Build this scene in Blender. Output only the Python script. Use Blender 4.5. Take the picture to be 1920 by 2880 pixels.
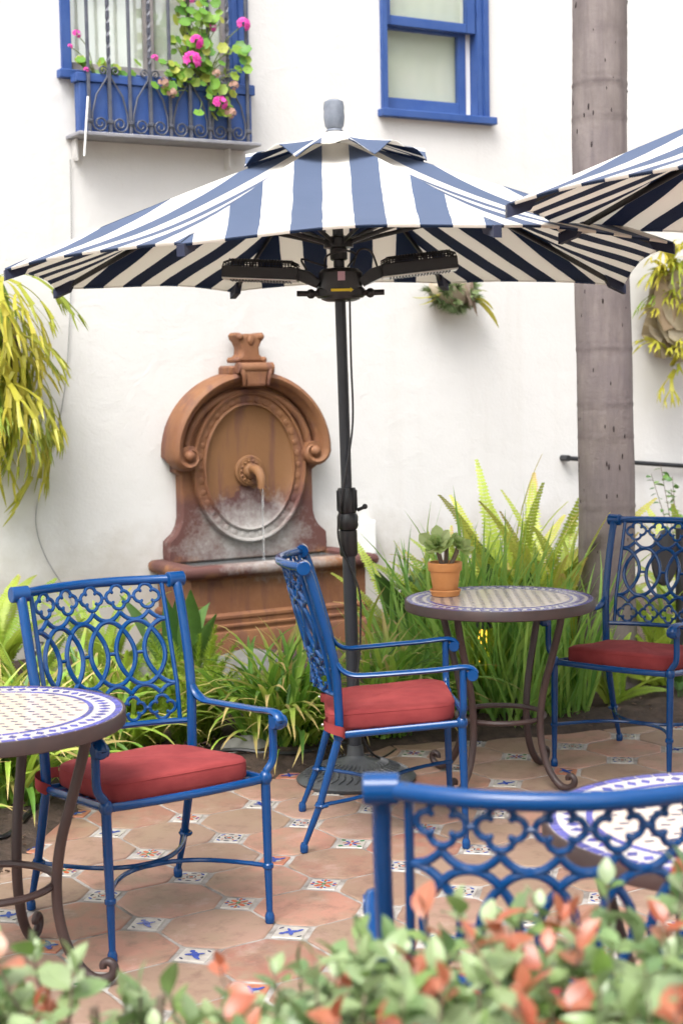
import bpy, math, random
from mathutils import Vector, Matrix, Euler
R = math.radians
rng = random.Random(7)
scene = bpy.context.scene
for o in list(bpy.data.objects): bpy.data.objects.remove(o)

# ------------------------------------------------------------------ camera
cd = bpy.data.cameras.new('camera'); cam = bpy.data.objects.new('camera', cd)
scene.collection.objects.link(cam); scene.camera = cam
cd.sensor_fit = 'VERTICAL'; cd.sensor_height = 36.0; cd.sensor_width = 24.0; cd.lens = 54.67
cd.clip_start = 0.05; cd.clip_end = 500
_p, _r = 0.0838, -0.0181
fw = Vector((0, math.cos(_p), -math.sin(_p))); up = Vector((0, math.sin(_p), math.cos(_p))); rt = Vector((1, 0, 0))
cx = rt * math.cos(_r) + up * math.sin(_r); cy = -rt * math.sin(_r) + up * math.cos(_r); cz = -fw
cam.matrix_world = Matrix(((cx.x, cy.x, cz.x, 0), (cx.y, cy.y, cz.y, 0), (cx.z, cy.z, cz.z, 1.589), (0, 0, 0, 1)))
cd.dof.use_dof = True; cd.dof.focus_distance = 5.2; cd.dof.aperture_fstop = 4.4

# ------------------------------------------------------------------ sky, sun, exposure (bright overcast)
SUN_EL, SUN_AZ = 58.0, 200.0            # azimuth: compass direction the light comes from, 0 = +Y, clockwise
wd = bpy.data.worlds.new('World'); scene.world = wd; wd.use_nodes = True
nt = wd.node_tree; nt.nodes.clear()
sky = nt.nodes.new('ShaderNodeTexSky'); sky.sky_type = 'NISHITA'; sky.sun_disc = False
sky.sun_elevation = R(SUN_EL); sky.sun_rotation = R(SUN_AZ); sky.air_density = 1.0; sky.dust_density = 4.0; sky.ozone_density = 1.0
hs = nt.nodes.new('ShaderNodeHueSaturation'); hs.inputs['Saturation'].default_value = 0.22
bg = nt.nodes.new('ShaderNodeBackground'); bg.inputs['Strength'].default_value = 0.15
wo = nt.nodes.new('ShaderNodeOutputWorld')
nt.links.new(sky.outputs[0], hs.inputs['Color']); nt.links.new(hs.outputs[0], bg.inputs['Color']); nt.links.new(bg.outputs[0], wo.inputs[0])
sd = bpy.data.lights.new('sun', 'SUN'); sd.energy = 0.9; sd.angle = R(30); sd.color = (1.0, 0.955, 0.895)
sun = bpy.data.objects.new('sun', sd); scene.collection.objects.link(sun)
_d = Vector((math.sin(R(SUN_AZ)) * math.cos(R(SUN_EL)), math.cos(R(SUN_AZ)) * math.cos(R(SUN_EL)), math.sin(R(SUN_EL))))
sun.rotation_euler = _d.to_track_quat('Z', 'Y').to_euler()
scene.view_settings.view_transform = 'Standard'; scene.view_settings.look = 'None'
scene.view_settings.exposure = 1.55; scene.view_settings.gamma = 1.0
scene.render.engine = 'CYCLES'
scene.cycles.use_denoising = True
scene.cycles.max_bounces = 5; scene.cycles.diffuse_bounces = 3; scene.cycles.glossy_bounces = 3; scene.cycles.transmission_bounces = 4; scene.cycles.transparent_max_bounces = 8
scene.cycles.use_adaptive_sampling = True; scene.cycles.adaptive_threshold = 0.03
scene.cycles.caustics_reflective = False; scene.cycles.caustics_refractive = False

COL = scene.collection

# ------------------------------------------------------------------ material helpers
def _nodes(name):
    m = bpy.data.materials.new(name); m.use_nodes = True
    n = m.node_tree.nodes; l = m.node_tree.links; n.clear()
    out = n.new('ShaderNodeOutputMaterial'); b = n.new('ShaderNodeBsdfPrincipled')
    l.new(b.outputs[0], out.inputs[0])
    return m, n, l, b, out
def rgba(c): return (c[0], c[1], c[2], 1.0)
def mixc(n, l, fac, a, b, mode='MIX'):
    x = n.new('ShaderNodeMix'); x.data_type = 'RGBA'; x.blend_type = mode
    for s, v in ((0, fac), (6, a), (7, b)):
        if hasattr(v, 'is_linked') or hasattr(v, 'links'): l.new(v, x.inputs[s])
        else: x.inputs[s].default_value = v if s == 0 else rgba(v)
    return x.outputs[2]
def ramp(n, l, src, stops):
    r = n.new('ShaderNodeValToRGB'); e = r.color_ramp.elements
    while len(e) < len(stops): e.new(0.5)
    for k, (p, c) in enumerate(stops): e[k].position = p; e[k].color = rgba(c) if hasattr(c, '__len__') else (c, c, c, 1)
    l.new(src, r.inputs[0]); return r.outputs[0]
def noise(n, l, vec, scale, detail=4, rough=.55, dist=0):
    t = n.new('ShaderNodeTexNoise'); t.inputs['Scale'].default_value = scale; t.inputs['Detail'].default_value = detail
    t.inputs['Roughness'].default_value = rough; t.inputs['Distortion'].default_value = dist
    if vec: l.new(vec, t.inputs['Vector'])
    return t.outputs['Fac']
def math_(n, l, op, a, b=None):
    x = n.new('ShaderNodeMath'); x.operation = op
    for k, v in enumerate((a, b)):
        if v is None: continue
        if isinstance(v, (int, float)): x.inputs[k].default_value = v
        else: l.new(v, x.inputs[k])
    return x.outputs[0]
def coord(n, kind='Object'): return n.new('ShaderNodeTexCoord').outputs[kind]
def bumpn(n, l, b, h, strength, dist=.01):
    x = n.new('ShaderNodeBump'); x.inputs['Strength'].default_value = strength; x.inputs['Distance'].default_value = dist
    l.new(h, x.inputs['Height']); l.new(x.outputs[0], b.inputs['Normal'])
def M(name, col, rough=.5, metal=0, col2=None, ns=6, nd=5, lo=.35, hi=.65, bump=0, bs=60, bd=.004, coat=0, spec=.5, vary=0, sheen=0, chips=None):
    m, n, l, b, out = _nodes(name)
    v = coord(n); c = None
    if col2 is not None:
        f = ramp(n, l, noise(n, l, v, ns, nd), [(lo, 0.0), (hi, 1.0)])
        c = mixc(n, l, f, col, col2)
    else:
        f = noise(n, l, v, ns, nd)
        c = mixc(n, l, f, [k * .9 for k in col], [min(1, k * 1.1) for k in col])
    if chips: c = mixc(n, l, ramp(n, l, noise(n, l, v, 38, 4, .6), [(.69, 0), (.72, .8)]), mixc(n, l, ramp(n, l, noise(n, l, v, 11, 6, .7), [(.5, 0), (.75, .45)]), c, chips[1]), chips[0])
    if vary:
        oi = n.new('ShaderNodeObjectInfo'); h = n.new('ShaderNodeHueSaturation')
        l.new(c, h.inputs['Color'])
        l.new(math_(n, l, 'ADD', math_(n, l, 'MULTIPLY', oi.outputs['Random'], vary), 1 - vary / 2), h.inputs['Value'])
        c = h.outputs[0]
    l.new(c, b.inputs['Base Color'])
    b.inputs['Roughness'].default_value = rough; b.inputs['Metallic'].default_value = metal
    b.inputs['Specular IOR Level'].default_value = spec
    b.inputs['Coat Weight'].default_value = coat; b.inputs['Coat Roughness'].default_value = .08
    if sheen:
        b.inputs['Sheen Weight'].default_value = sheen; b.inputs['Sheen Roughness'].default_value = .5
    if bump: bumpn(n, l, b, noise(n, l, v, bs, 6), bump, bd)
    return m
def leafmat(name, stops, tip=None, tipfrom=.75, trans=.35, rough=.42, spec=.4):
    """leaf tissue: colour differs from leaf to leaf (object random + stored random) and towards a withered tip"""
    m, n, l, b, out = _nodes(name)
    oi = n.new('ShaderNodeObjectInfo'); at = n.new('ShaderNodeAttribute'); at.attribute_name = 'rnd'
    al = n.new('ShaderNodeAttribute'); al.attribute_name = 'along'
    r = math_(n, l, 'FRACT', math_(n, l, 'ADD', oi.outputs['Random'], at.outputs['Fac']))
    k = len(stops)
    c = ramp(n, l, r, [(i / max(1, k - 1), s) for i, s in enumerate(stops)])
    v = coord(n); c = mixc(n, l, .35, c, mixc(n, l, noise(n, l, v, 14, 3), (.0, .0, .0), (1, 1, 1)), 'OVERLAY')
    if tip is not None:
        f = ramp(n, l, math_(n, l, 'ADD', al.outputs['Fac'], math_(n, l, 'MULTIPLY', r, .22)), [(tipfrom + .1, 0.0), (1.12 if tipfrom + .1 > 1 else 1.0, 1.0)])
        c = mixc(n, l, f, c, tip)
    l.new(c, b.inputs['Base Color']); b.inputs['Roughness'].default_value = rough; b.inputs['Specular IOR Level'].default_value = spec
    t = n.new('ShaderNodeBsdfTranslucent'); l.new(c, t.inputs['Color'])
    mx = n.new('ShaderNodeMixShader'); mx.inputs[0].default_value = trans
    l.new(b.outputs[0], mx.inputs[1]); l.new(t.outputs[0], mx.inputs[2]); l.new(mx.outputs[0], out.inputs[0])
    return m

# ------------------------------------------------------------------ mesh builder
class MB:
    def __init__(s): s.v = []; s.f = []; s.m = []; s.rnd = []; s.al = []; s.uv = None
    def add(s, vs, fs, m=0, rnd=0.0, al=None):
        o = len(s.v); s.v += [tuple(q) for q in vs]; s.f += [tuple(i + o for i in q) for q in fs]; s.m += [m] * len(fs)
        s.rnd += [rnd] * len(vs); s.al += (al if al is not None else [0.0] * len(vs)); return s
    def merge(s, b, mat, m=None, rnd=None):
        s.add([mat @ Vector(q) for q in b.v], b.f, 0, 0.0, list(b.al))
        k = len(b.v); s.rnd[-k:] = [rnd] * k if rnd is not None else list(b.rnd)
        s.m[-len(b.f):] = list(b.m) if m is None else [m] * len(b.f); return s
    def box(s, c, d, rz=0, m=0, bev=0):
        x, y, z = d[0] / 2, d[1] / 2, d[2] / 2
        if bev:
            b = min(bev, x * .9, y * .9, z * .9); vs = []; idx = {}
            for sx in (-1, 1):
                for sy in (-1, 1):
                    for sz in (-1, 1):
                        for a in range(3):
                            q = [sx * (x - b), sy * (y - b), sz * (z - b)]; q[a] = (sx * x, sy * y, sz * z)[a]
                            idx[(sx, sy, sz, a)] = len(vs); vs.append(q)
            fs = []
            for a in range(3):
                o1, o2 = [(1, 2), (0, 2), (0, 1)][a]
                for sg in (-1, 1):
                    q = []
                    for p1, p2 in ((-1, -1), (1, -1), (1, 1), (-1, 1)):
                        k = [0, 0, 0]; k[a] = sg; k[o1] = p1; k[o2] = p2; q.append(idx[(*k, a)])
                    fs.append(q)
                for p1 in (-1, 1):
                    for p2 in (-1, 1):
                        k0 = [0, 0, 0]; k0[a] = -1; k0[o1] = p1; k0[o2] = p2; k1 = list(k0); k1[a] = 1
                        fs.append([idx[(*k0, o1)], idx[(*k1, o1)], idx[(*k1, o2)], idx[(*k0, o2)]])
            for sx in (-1, 1):
                for sy in (-1, 1):
                    for sz in (-1, 1): fs.append([idx[(sx, sy, sz, a)] for a in range(3)])
        else:
            vs = [(i * x, j * y, k * z) for i in (-1, 1) for j in (-1, 1) for k in (-1, 1)]
            fs = [(0, 1, 3, 2), (4, 6, 7, 5), (0, 4, 5, 1), (2, 3, 7, 6), (0, 2, 6, 4), (1, 5, 7, 3)]
        cc, ss = math.cos(rz), math.sin(rz)
        return s.add([(c[0] + q[0] * cc - q[1] * ss, c[1] + q[0] * ss + q[1] * cc, c[2] + q[2]) for q in vs], fs, m)
    def tube(s, pts, r, n=8, closed=False, caps=True, flat=None, upv=None, m=0, rnd=0.0):
        P = [Vector(q) for q in pts]; k = len(P); rr = r if hasattr(r, '__len__') else [r] * k
        T = []
        for i in range(k):
            a = P[(i - 1) % k] if (closed or i > 0) else P[i]; b = P[(i + 1) % k] if (closed or i < k - 1) else P[i]
            t = (b - a); T.append(t.normalized() if t.length > 1e-9 else Vector((0, 0, 1)))
        u = Vector(upv) if upv else (Vector((0, 0, 1)) if abs(T[0].z) < .9 else Vector((1, 0, 0)))
        vs = []; al = []
        for i in range(k):
            if upv: u = Vector(upv)
            u = (u - T[i] * u.dot(T[i])); u = u.normalized() if u.length > 1e-6 else T[i].orthogonal().normalized(); w = T[i].cross(u)
            fx, fy = flat if flat else (1, 1)
            for j in range(n):
                a = 2 * math.pi * j / n
                vs.append(P[i] + (w * math.cos(a) * fx + u * math.sin(a) * fy) * rr[i]); al.append(i / (k - 1))
        fs = []
        for i in range(k if closed else k - 1):
            for j in range(n):
                a, b = i * n + j, i * n + (j + 1) % n; c, d = ((i + 1) % k) * n + (j + 1) % n, ((i + 1) % k) * n + j
                fs.append((a, b, c, d))
        if caps and not closed: fs += [tuple(range(n))[::-1], tuple((k - 1) * n + j for j in range(n))]
        return s.add(vs, fs, m, rnd, al)
    def lathe(s, prof, n=20, c=(0, 0, 0), m=0, a0=0, sx=1, sy=1):
        vs = []; fs = []; k = len(prof)
        for (r, z) in prof:
            for j in range(n):
                a = a0 + 2 * math.pi * j / n; vs.append((c[0] + r * math.cos(a) * sx, c[1] + r * math.sin(a) * sy, c[2] + z))
        for i in range(k - 1):
            for j in range(n): fs.append((i * n + j, i * n + (j + 1) % n, (i + 1) * n + (j + 1) % n, (i + 1) * n + j))
        fs += [tuple(range(n))[::-1], tuple((k - 1) * n + j for j in range(n))]
        return s.add(vs, fs, m)
    def ball(s, c, r, n=8, k=5, m=0, sc=(1, 1, 1)):
        vs = []; fs = []
        for i in range(k + 1):
            t = math.pi * i / k
            for j in range(n):
                a = 2 * math.pi * j / n; vs.append((c[0] + r * sc[0] * math.sin(t) * math.cos(a), c[1] + r * sc[1] * math.sin(t) * math.sin(a), c[2] + r * sc[2] * math.cos(t)))
        for i in range(k):
            for j in range(n): fs.append((i * n + j, (i + 1) * n + j, (i + 1) * n + (j + 1) % n, i * n + (j + 1) % n))
        return s.add(vs, fs, m)
    def prism(s, o, y0, y1, m=0, bev=0.0):
        """outline o of (x, z), extruded along y from y0 (back) to y1 (front); bev rounds the front edge"""
        k = len(o); layers = [(y0, 0.0)]
        if bev:
            sg = 1 if y1 > y0 else -1
            layers += [(y1 - sg * bev, 0.0), (y1 - sg * bev * .3, -bev * .3), (y1, -bev)]
        else: layers.append((y1, 0.0))
        nx = []
        for i in range(k):
            a, b, c = Vector(o[i - 1]), Vector(o[i]), Vector(o[(i + 1) % k])
            t = (c - a); t = t.normalized() if t.length > 1e-9 else Vector((1, 0)); nx.append(Vector((t.y, -t.x)))
        area = sum(o[i - 1][0] * o[i][1] - o[i][0] * o[i - 1][1] for i in range(k)); sg2 = 1 if area > 0 else -1
        vs = [(o[i][0] + nx[i].x * sg2 * e, y, o[i][1] + nx[i].y * sg2 * e) for (y, e) in layers for i in range(k)]
        fs = [(L * k + i, L * k + (i + 1) % k, (L + 1) * k + (i + 1) % k, (L + 1) * k + i) for L in range(len(layers) - 1) for i in range(k)]
        fs += [tuple(range(k)), tuple((len(layers) - 1) * k + i for i in range(k))[::-1]]
        return s.add(vs, fs, m)
    def ribbon(s, pts, ws, side, fold=.2, m=0, rnd=0.0, al0=0.0, al1=1.0):
        """leaf blade along pts, half widths ws, side = vector across; folded along the midrib"""
        P = [Vector(q) for q in pts]; k = len(P); vs = []; al = []
        for i in range(k):
            t = (P[min(i + 1, k - 1)] - P[max(i - 1, 0)]).normalized()
            sd_ = Vector(side[i] if isinstance(side, list) else side); sd_ = (sd_ - t * sd_.dot(t)).normalized(); nn = t.cross(sd_)
            w = ws[i]; vs += [P[i] + sd_ * w + nn * w * fold, P[i], P[i] - sd_ * w + nn * w * fold]
            al += [al0 + (al1 - al0) * i / (k - 1)] * 3
        fs = []
        for i in range(k - 1):
            a = i * 3; fs += [(a, a + 1, a + 4, a + 3), (a + 1, a + 2, a + 5, a + 4)]
        return s.add(vs, fs, m, rnd, al)
    def mesh(s, name, mats, smooth=True, ang=38):
        me = bpy.data.meshes.new(name); me.from_pydata(s.v, [], s.f)
        for q in (mats if isinstance(mats, (list, tuple)) else [mats]): me.materials.append(q)
        me.polygons.foreach_set('material_index', s.m)
        a = me.attributes.new('rnd', 'FLOAT', 'POINT'); a.data.foreach_set('value', s.rnd)
        a = me.attributes.new('along', 'FLOAT', 'POINT'); a.data.foreach_set('value', s.al)
        if s.uv:
            u = me.uv_layers.new(name='UVMap')
            for lp in me.loops: u.data[lp.index].uv = s.uv[lp.vertex_index]
        me.validate()
        if smooth:
            me.polygons.foreach_set('use_smooth', [True] * len(me.polygons))
            me.set_sharp_from_angle(angle=R(ang))
        me.update(); return me
    def build(s, name, mats, parent=None, smooth=True, ang=38, loc=None): return ob(name, s.mesh(name, mats, smooth, ang), parent, loc)
def ob(name, data, parent=None, loc=None, rot=None, sc=None):
    o = bpy.data.objects.new(name, data); COL.objects.link(o)
    if parent: o.parent = parent
    if loc is not None: o.location = loc
    if rot is not None: o.rotation_euler = rot
    if sc is not None: o.scale = (sc, sc, sc) if isinstance(sc, (int, float)) else sc
    return o
def tag(o, label, cat, group=None, kind=None):
    o['label'] = label; o['category'] = cat
    if group: o['group'] = group
    if kind: o['kind'] = kind
    return o
def thing(name, label, cat, loc=(0, 0, 0), rz=0, group=None):
    o = ob(name, None, None, loc, (0, 0, rz)); o.empty_display_size = .1; return tag(o, label, cat, group)
def struct(o): o['kind'] = 'structure'; return o
def tree(o, parent=None):
    c = o.copy(); COL.objects.link(c); c.parent = parent
    for ch in list(o.children): tree(ch, c)
    return c
def spline(cp, n=6):
    """Catmull-Rom through control points"""
    P = [Vector(q) for q in cp]; out = []
    for i in range(len(P) - 1):
        a, b, c, d = P[max(i - 1, 0)], P[i], P[i + 1], P[min(i + 2, len(P) - 1)]
        for k in range(n):
            t = k / n; out.append(.5 * ((2 * b) + (c - a) * t + (2 * a - 5 * b + 4 * c - d) * t * t + (3 * b - a - 3 * c + d) * t ** 3))
    out.append(P[-1]); return out

# ------------------------------------------------------------------ materials
def stucco():
    m, n, l, b, out = _nodes('stucco'); v = coord(n)
    c = mixc(n, l, ramp(n, l, noise(n, l, v, .9, 6, .6), [(.3, 0), (.75, 1)]), (.665, .658, .645), (.625, .618, .607))
    c = mixc(n, l, ramp(n, l, noise(n, l, v, 5, 6, .7), [(.55, 0), (.8, .5)]), c, (.585, .577, .566))
    sp = n.new('ShaderNodeSeparateXYZ'); l.new(v, sp.inputs[0])
    mp = n.new('ShaderNodeMapping'); mp.inputs['Scale'].default_value = (5, 5, .35); l.new(v, mp.inputs[0])
    c = mixc(n, l, ramp(n, l, noise(n, l, mp.outputs[0], 1, 6, .6), [(.52, 0), (.78, .35)]), c, (.56, .535, .50))          # old rain streaks
    dz = math_(n, l, 'ADD', sp.outputs[2], math_(n, l, 'MULTIPLY', noise(n, l, v, 3, 6, .65), -.9))
    c = mixc(n, l, ramp(n, l, dz, [(.0, .6), (.35, 0)]), c, (.42, .385, .33))                                             # splashed soil along the foot
    vo = n.new('ShaderNodeTexVoronoi'); vo.feature = 'DISTANCE_TO_EDGE'; vo.inputs['Scale'].default_value = .55; wv = n.new('ShaderNodeVectorMath'); wv.operation = 'ADD'; nz_ = n.new('ShaderNodeTexNoise'); nz_.inputs['Scale'].default_value = 3; l.new(v, nz_.inputs['Vector']); l.new(v, wv.inputs[0]); l.new(nz_.outputs['Color'], wv.inputs[1]); l.new(wv.outputs[0], vo.inputs['Vector'])
    ck = math_(n, l, 'MULTIPLY', ramp(n, l, vo.outputs['Distance'], [(.0, .28), (.004, 0)]), ramp(n, l, noise(n, l, v, 1.3, 3), [(.60, 0), (.68, 1)]))
    c = mixc(n, l, ck, c, (.40, .38, .35))                                                                                # a few hairline cracks
    l.new(c, b.inputs['Base Color']); b.inputs['Roughness'].default_value = .85; b.inputs['Specular IOR Level'].default_value = .25
    h = math_(n, l, 'ADD', noise(n, l, v, 7, 6, .6, .6), math_(n, l, 'MULTIPLY', noise(n, l, v, 55, 5), .3))
    bumpn(n, l, b, h, .24, .02); return m
def terracotta_fountain():
    m, n, l, b, out = _nodes('fountain_terracotta'); tc = n.new('ShaderNodeTexCoord'); tc.name = 'fountain_space'; v = tc.outputs['Object']
    sp = n.new('ShaderNodeSeparateXYZ'); l.new(v, sp.inputs[0]); z = sp.outputs[2]; x = sp.outputs[0]
    n1 = noise(n, l, v, 3.2, 8, .65); n2 = noise(n, l, v, 9, 8, .7)
    c = mixc(n, l, ramp(n, l, n1, [(.35, 0), (.65, 1)]), (.23, .104, .042), (.18, .073, .034))
    c = mixc(n, l, ramp(n, l, n2, [(.48, 0), (.68, .4)]), c, (.27, .13, .07))
    # the dished oval: ochre above, wet dark stain below the spout
    ex = math_(n, l, 'MULTIPLY', x, 3.35); ez = math_(n, l, 'MULTIPLY', math_(n, l, 'SUBTRACT', z, 1.095), 2.65)
    inn = ramp(n, l, math_(n, l, 'ADD', math_(n, l, 'MULTIPLY', ex, ex), math_(n, l, 'MULTIPLY', ez, ez)), [(.95, 1), (1.0, 0)])
    c = mixc(n, l, math_(n, l, 'MULTIPLY', inn, .8), c, (.20, .096, .036))
    wet = ramp(n, l, math_(n, l, 'ADD', math_(n, l, 'ADD', z, math_(n, l, 'MULTIPLY', math_(n, l, 'ABSOLUTE', x), .55)), math_(n, l, 'MULTIPLY', math_(n, l, 'SUBTRACT', n1, .5), .5)), [(.99, 1), (1.22, 0)])
    c = mixc(n, l, math_(n, l, 'MULTIPLY', math_(n, l, 'MULTIPLY', inn, wet), .9), c, (.085, .032, .03))
    # damp purple-brown staining rising from the basin, with an uneven front
    zz = math_(n, l, 'ADD', z, math_(n, l, 'MULTIPLY', math_(n, l, 'SUBTRACT', n1, .5), .55))
    damp = math_(n, l, 'MULTIPLY', ramp(n, l, zz, [(.50, 0), (.56, 1)]), ramp(n, l, zz, [(.88, 1), (1.16, 0)]))
    c = mixc(n, l, math_(n, l, 'MULTIPLY', damp, .85), c, (.08, .03, .031))
    # vertical drips
    mp = n.new('ShaderNodeMapping'); mp.inputs['Scale'].default_value = (7, 7, .8); l.new(v, mp.inputs[0])
    dr = ramp(n, l, noise(n, l, mp.outputs[0], 1.6, 5, .6), [(.50, 0), (.66, 1)])
    c = mixc(n, l, math_(n, l, 'MULTIPLY', dr, .7), c, (.10, .04, .038))
    # lime scale where the water splashes
    dx = math_(n, l, 'MULTIPLY', x, 2.1); dz = math_(n, l, 'MULTIPLY', math_(n, l, 'SUBTRACT', z, .67), 3.9)
    d = math_(n, l, 'SQRT', math_(n, l, 'ADD', math_(n, l, 'MULTIPLY', dx, dx), math_(n, l, 'MULTIPLY', dz, dz)))
    d = math_(n, l, 'ADD', d, math_(n, l, 'MULTIPLY', math_(n, l, 'SUBTRACT', n2, .5), 1.5))
    d = math_(n, l, 'ADD', d, math_(n, l, 'MULTIPLY', math_(n, l, 'SUBTRACT', noise(n, l, v, 34, 6, .7), .5), .9))
    lime = ramp(n, l, d, [(.2, .72), (1.1, 0)])
    c = mixc(n, l, lime, c, (.42, .42, .40))
    l.new(c, b.inputs['Base Color']); b.inputs['Roughness'].default_value = .7
    bumpn(n, l, b, noise(n, l, v, 45, 6), .3, .006); return m
def palm_bark():
    m, n, l, b, out = _nodes('palm_bark'); v = coord(n)
    mp = n.new('ShaderNodeMapping'); mp.inputs['Scale'].default_value = (1, 1, .35); l.new(v, mp.inputs[0])
    mp2 = n.new('ShaderNodeMapping'); mp2.inputs['Scale'].default_value = (26, 26, 1.6); l.new(v, mp2.inputs[0])
    c = mixc(n, l, ramp(n, l, noise(n, l, mp.outputs[0], 6, 6, .65), [(.32, 0), (.68, 1)]), (.13, .107, .10), (.225, .192, .18))
    c = mixc(n, l, ramp(n, l, noise(n, l, mp2.outputs[0], 1, 5, .6), [(.45, 0), (.75, .6)]), c, (.10, .08, .085))
    c = mixc(n, l, ramp(n, l, noise(n, l, v, 2.2, 5, .6), [(.45, 0), (.7, .55)]), c, (.11, .09, .105))
    ra = n.new('ShaderNodeAttribute'); ra.attribute_name = 'along'
    c = mixc(n, l, math_(n, l, 'MULTIPLY', ra.outputs['Fac'], ramp(n, l, noise(n, l, v, 9, 5, .6), [(.38, .1), (.6, .85)])), c, (.085, .065, .065))
    l.new(c, b.inputs['Base Color']); b.inputs['Roughness'].default_value = .85
    bumpn(n, l, b, math_(n, l, 'ADD', noise(n, l, mp2.outputs[0], 1, 5), noise(n, l, v, 40, 5)), .5, .006); return m
def stripes(name, wa, wb, ba, bb_, tr):
    m, n, l, b, out = _nodes(name)
    uv = n.new('ShaderNodeUVMap'); uv.uv_map = 'UVMap'; sp = n.new('ShaderNodeSeparateXYZ'); l.new(uv.outputs[0], sp.inputs[0])
    wob = math_(n, l, 'MULTIPLY', math_(n, l, 'SUBTRACT', noise(n, l, uv.outputs[0], 4, 2), .5), .012)
    u = math_(n, l, 'ADD', sp.outputs[0], wob)
    t = math_(n, l, 'FRACT', math_(n, l, 'ADD', math_(n, l, 'DIVIDE', u, .205), 50.25))
    f = math_(n, l, 'GREATER_THAN', t, .5)
    v = coord(n)
    wt = mixc(n, l, noise(n, l, v, 3, 4), wa, wb); bl = mixc(n, l, noise(n, l, v, 5, 4), ba, bb_)
    c = mixc(n, l, f, wt, bl)
    l.new(c, b.inputs['Base Color']); b.inputs['Roughness'].default_value = .8; b.inputs['Specular IOR Level'].default_value = .2
    b.inputs['Sheen Weight'].default_value = .12
    w = n.new('ShaderNodeTexWave'); w.inputs['Scale'].default_value = 160; l.new(uv.outputs[0], w.inputs['Vector'])
    bumpn(n, l, b, math_(n, l, 'ADD', math_(n, l, 'MULTIPLY', w.outputs['Fac'], .1), noise(n, l, v, 6, 3)), .12, .02)
    t_ = n.new('ShaderNodeBsdfTranslucent'); l.new(c, t_.inputs['Color'])
    mx = n.new('ShaderNodeMixShader'); mx.inputs[0].default_value = tr
    l.new(b.outputs[0], mx.inputs[1]); l.new(t_.outputs[0], mx.inputs[2]); l.new(mx.outputs[0], out.inputs[0]); return m
def glassmat(name, rough=.02, refl=.35, tint=(1, 1, 1)):
    m, n, l, b, out = _nodes(name)
    g = n.new('ShaderNodeBsdfGlossy'); g.inputs['Roughness'].default_value = rough
    t = n.new('ShaderNodeBsdfTransparent'); t.inputs['Color'].default_value = rgba(tint)
    v = coord(n); bm = n.new('ShaderNodeBump'); bm.inputs['Strength'].default_value = .15; bm.inputs['Distance'].default_value = .01
    l.new(noise(n, l, v, 4, 2), bm.inputs['Height']); l.new(bm.outputs[0], g.inputs['Normal'])
    mx = n.new('ShaderNodeMixShader'); mx.inputs[0].default_value = refl
    l.new(t.outputs[0], mx.inputs[1]); l.new(g.outputs[0], mx.inputs[2]); l.new(mx.outputs[0], out.inputs[0]); return m
def tilemat():
    m, n, l, b, out = _nodes('terracotta_tile'); v = coord(n)
    oi = n.new('ShaderNodeObjectInfo'); ad = n.new('ShaderNodeVectorMath'); ad.operation = 'ADD'
    l.new(v, ad.inputs[0]); sc_ = n.new('ShaderNodeVectorMath'); sc_.operation = 'SCALE'; sc_.inputs[0].default_value = (37, 19, 11); l.new(oi.outputs['Random'], sc_.inputs['Scale']); l.new(sc_.outputs[0], ad.inputs[1]); v = ad.outputs[0]
    at = n.new('ShaderNodeAttribute'); at.attribute_name = 'rnd'
    r = math_(n, l, 'FRACT', math_(n, l, 'ADD', oi.outputs['Random'], at.outputs['Fac']))
    c = ramp(n, l, r, [(0, (.33, .15, .105)), (.25, (.38, .20, .15)), (.5, (.31, .19, .145)), (.75, (.25, .165, .12)), (1, (.27, .105, .075))])
    c = mixc(n, l, ramp(n, l, noise(n, l, v, 7, 7, .65), [(.42, 0), (.62, .9)]), c, (.26, .18, .125))
    c = mixc(n, l, ramp(n, l, noise(n, l, v, 13, 7, .75), [(.50, 0), (.66, .7)]), c, (.17, .10, .075))
    c = mixc(n, l, ramp(n, l, noise(n, l, v, 5, 7, .75), [(.56, 0), (.70, .6)]), c, (.42, .30, .26))
    l.new(c, b.inputs['Base Color']); b.inputs['Roughness'].default_value = .5
    bumpn(n, l, b, noise(n, l, v, 24, 6), .2, .005); return m
def watermat():
    m, n, l, b, out = _nodes('water'); b.inputs['Base Color'].default_value = (.75, .82, .85, 1); b.inputs['Transmission Weight'].default_value = .85
    b.inputs['IOR'].default_value = 1.33; b.inputs['Roughness'].default_value = .05
    bumpn(n, l, b, noise(n, l, coord(n), 30, 3), .4, .01); return m
def soilmat():
    m, n, l, b, out = _nodes('soil'); v = coord(n)
    c = mixc(n, l, ramp(n, l, noise(n, l, v, 16, 6, .7), [(.35, 0), (.7, 1)]), (.035, .022, .016), (.10, .066, .048))
    l.new(c, b.inputs['Base Color']); b.inputs['Roughness'].default_value = .95
    bumpn(n, l, b, noise(n, l, v, 40, 8, .7), 1, .02); return m
m_stucco = stucco(); m_fount = terracotta_fountain(); m_bark = palm_bark(); m_canvas = stripes('lit_striped_canvas', (.74, .72, .68), (.79, .775, .74), (.10, .14, .235), (.12, .16, .265), .40); m_canvasshade = stripes('shaded_striped_canvas', (.80, .765, .70), (.84, .80, .735), (.014, .030, .070), (.018, .037, .085), .5); m_tile = tilemat(); m_water = watermat(); m_soil = soilmat()  # one striped cloth: blue paled for the lit top, darkened for the shaded underside
m_glass = glassmat('window_glass', .06, .16, (.99, 1, .985))
m_blue = M('blue_enamel', (.002, .048, .175), .17, col2=(.0018, .041, .15), ns=4, coat=.05, spec=.38, bump=.10, bs=60, bd=.0015, chips=((.03, .05, .10), (.02, .065, .19)))
m_wood = M('blue_painted_wood', (.018, .062, .235), .55, col2=(.035, .085, .265), ns=7, bump=.15, bs=40, bd=.002)
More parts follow.
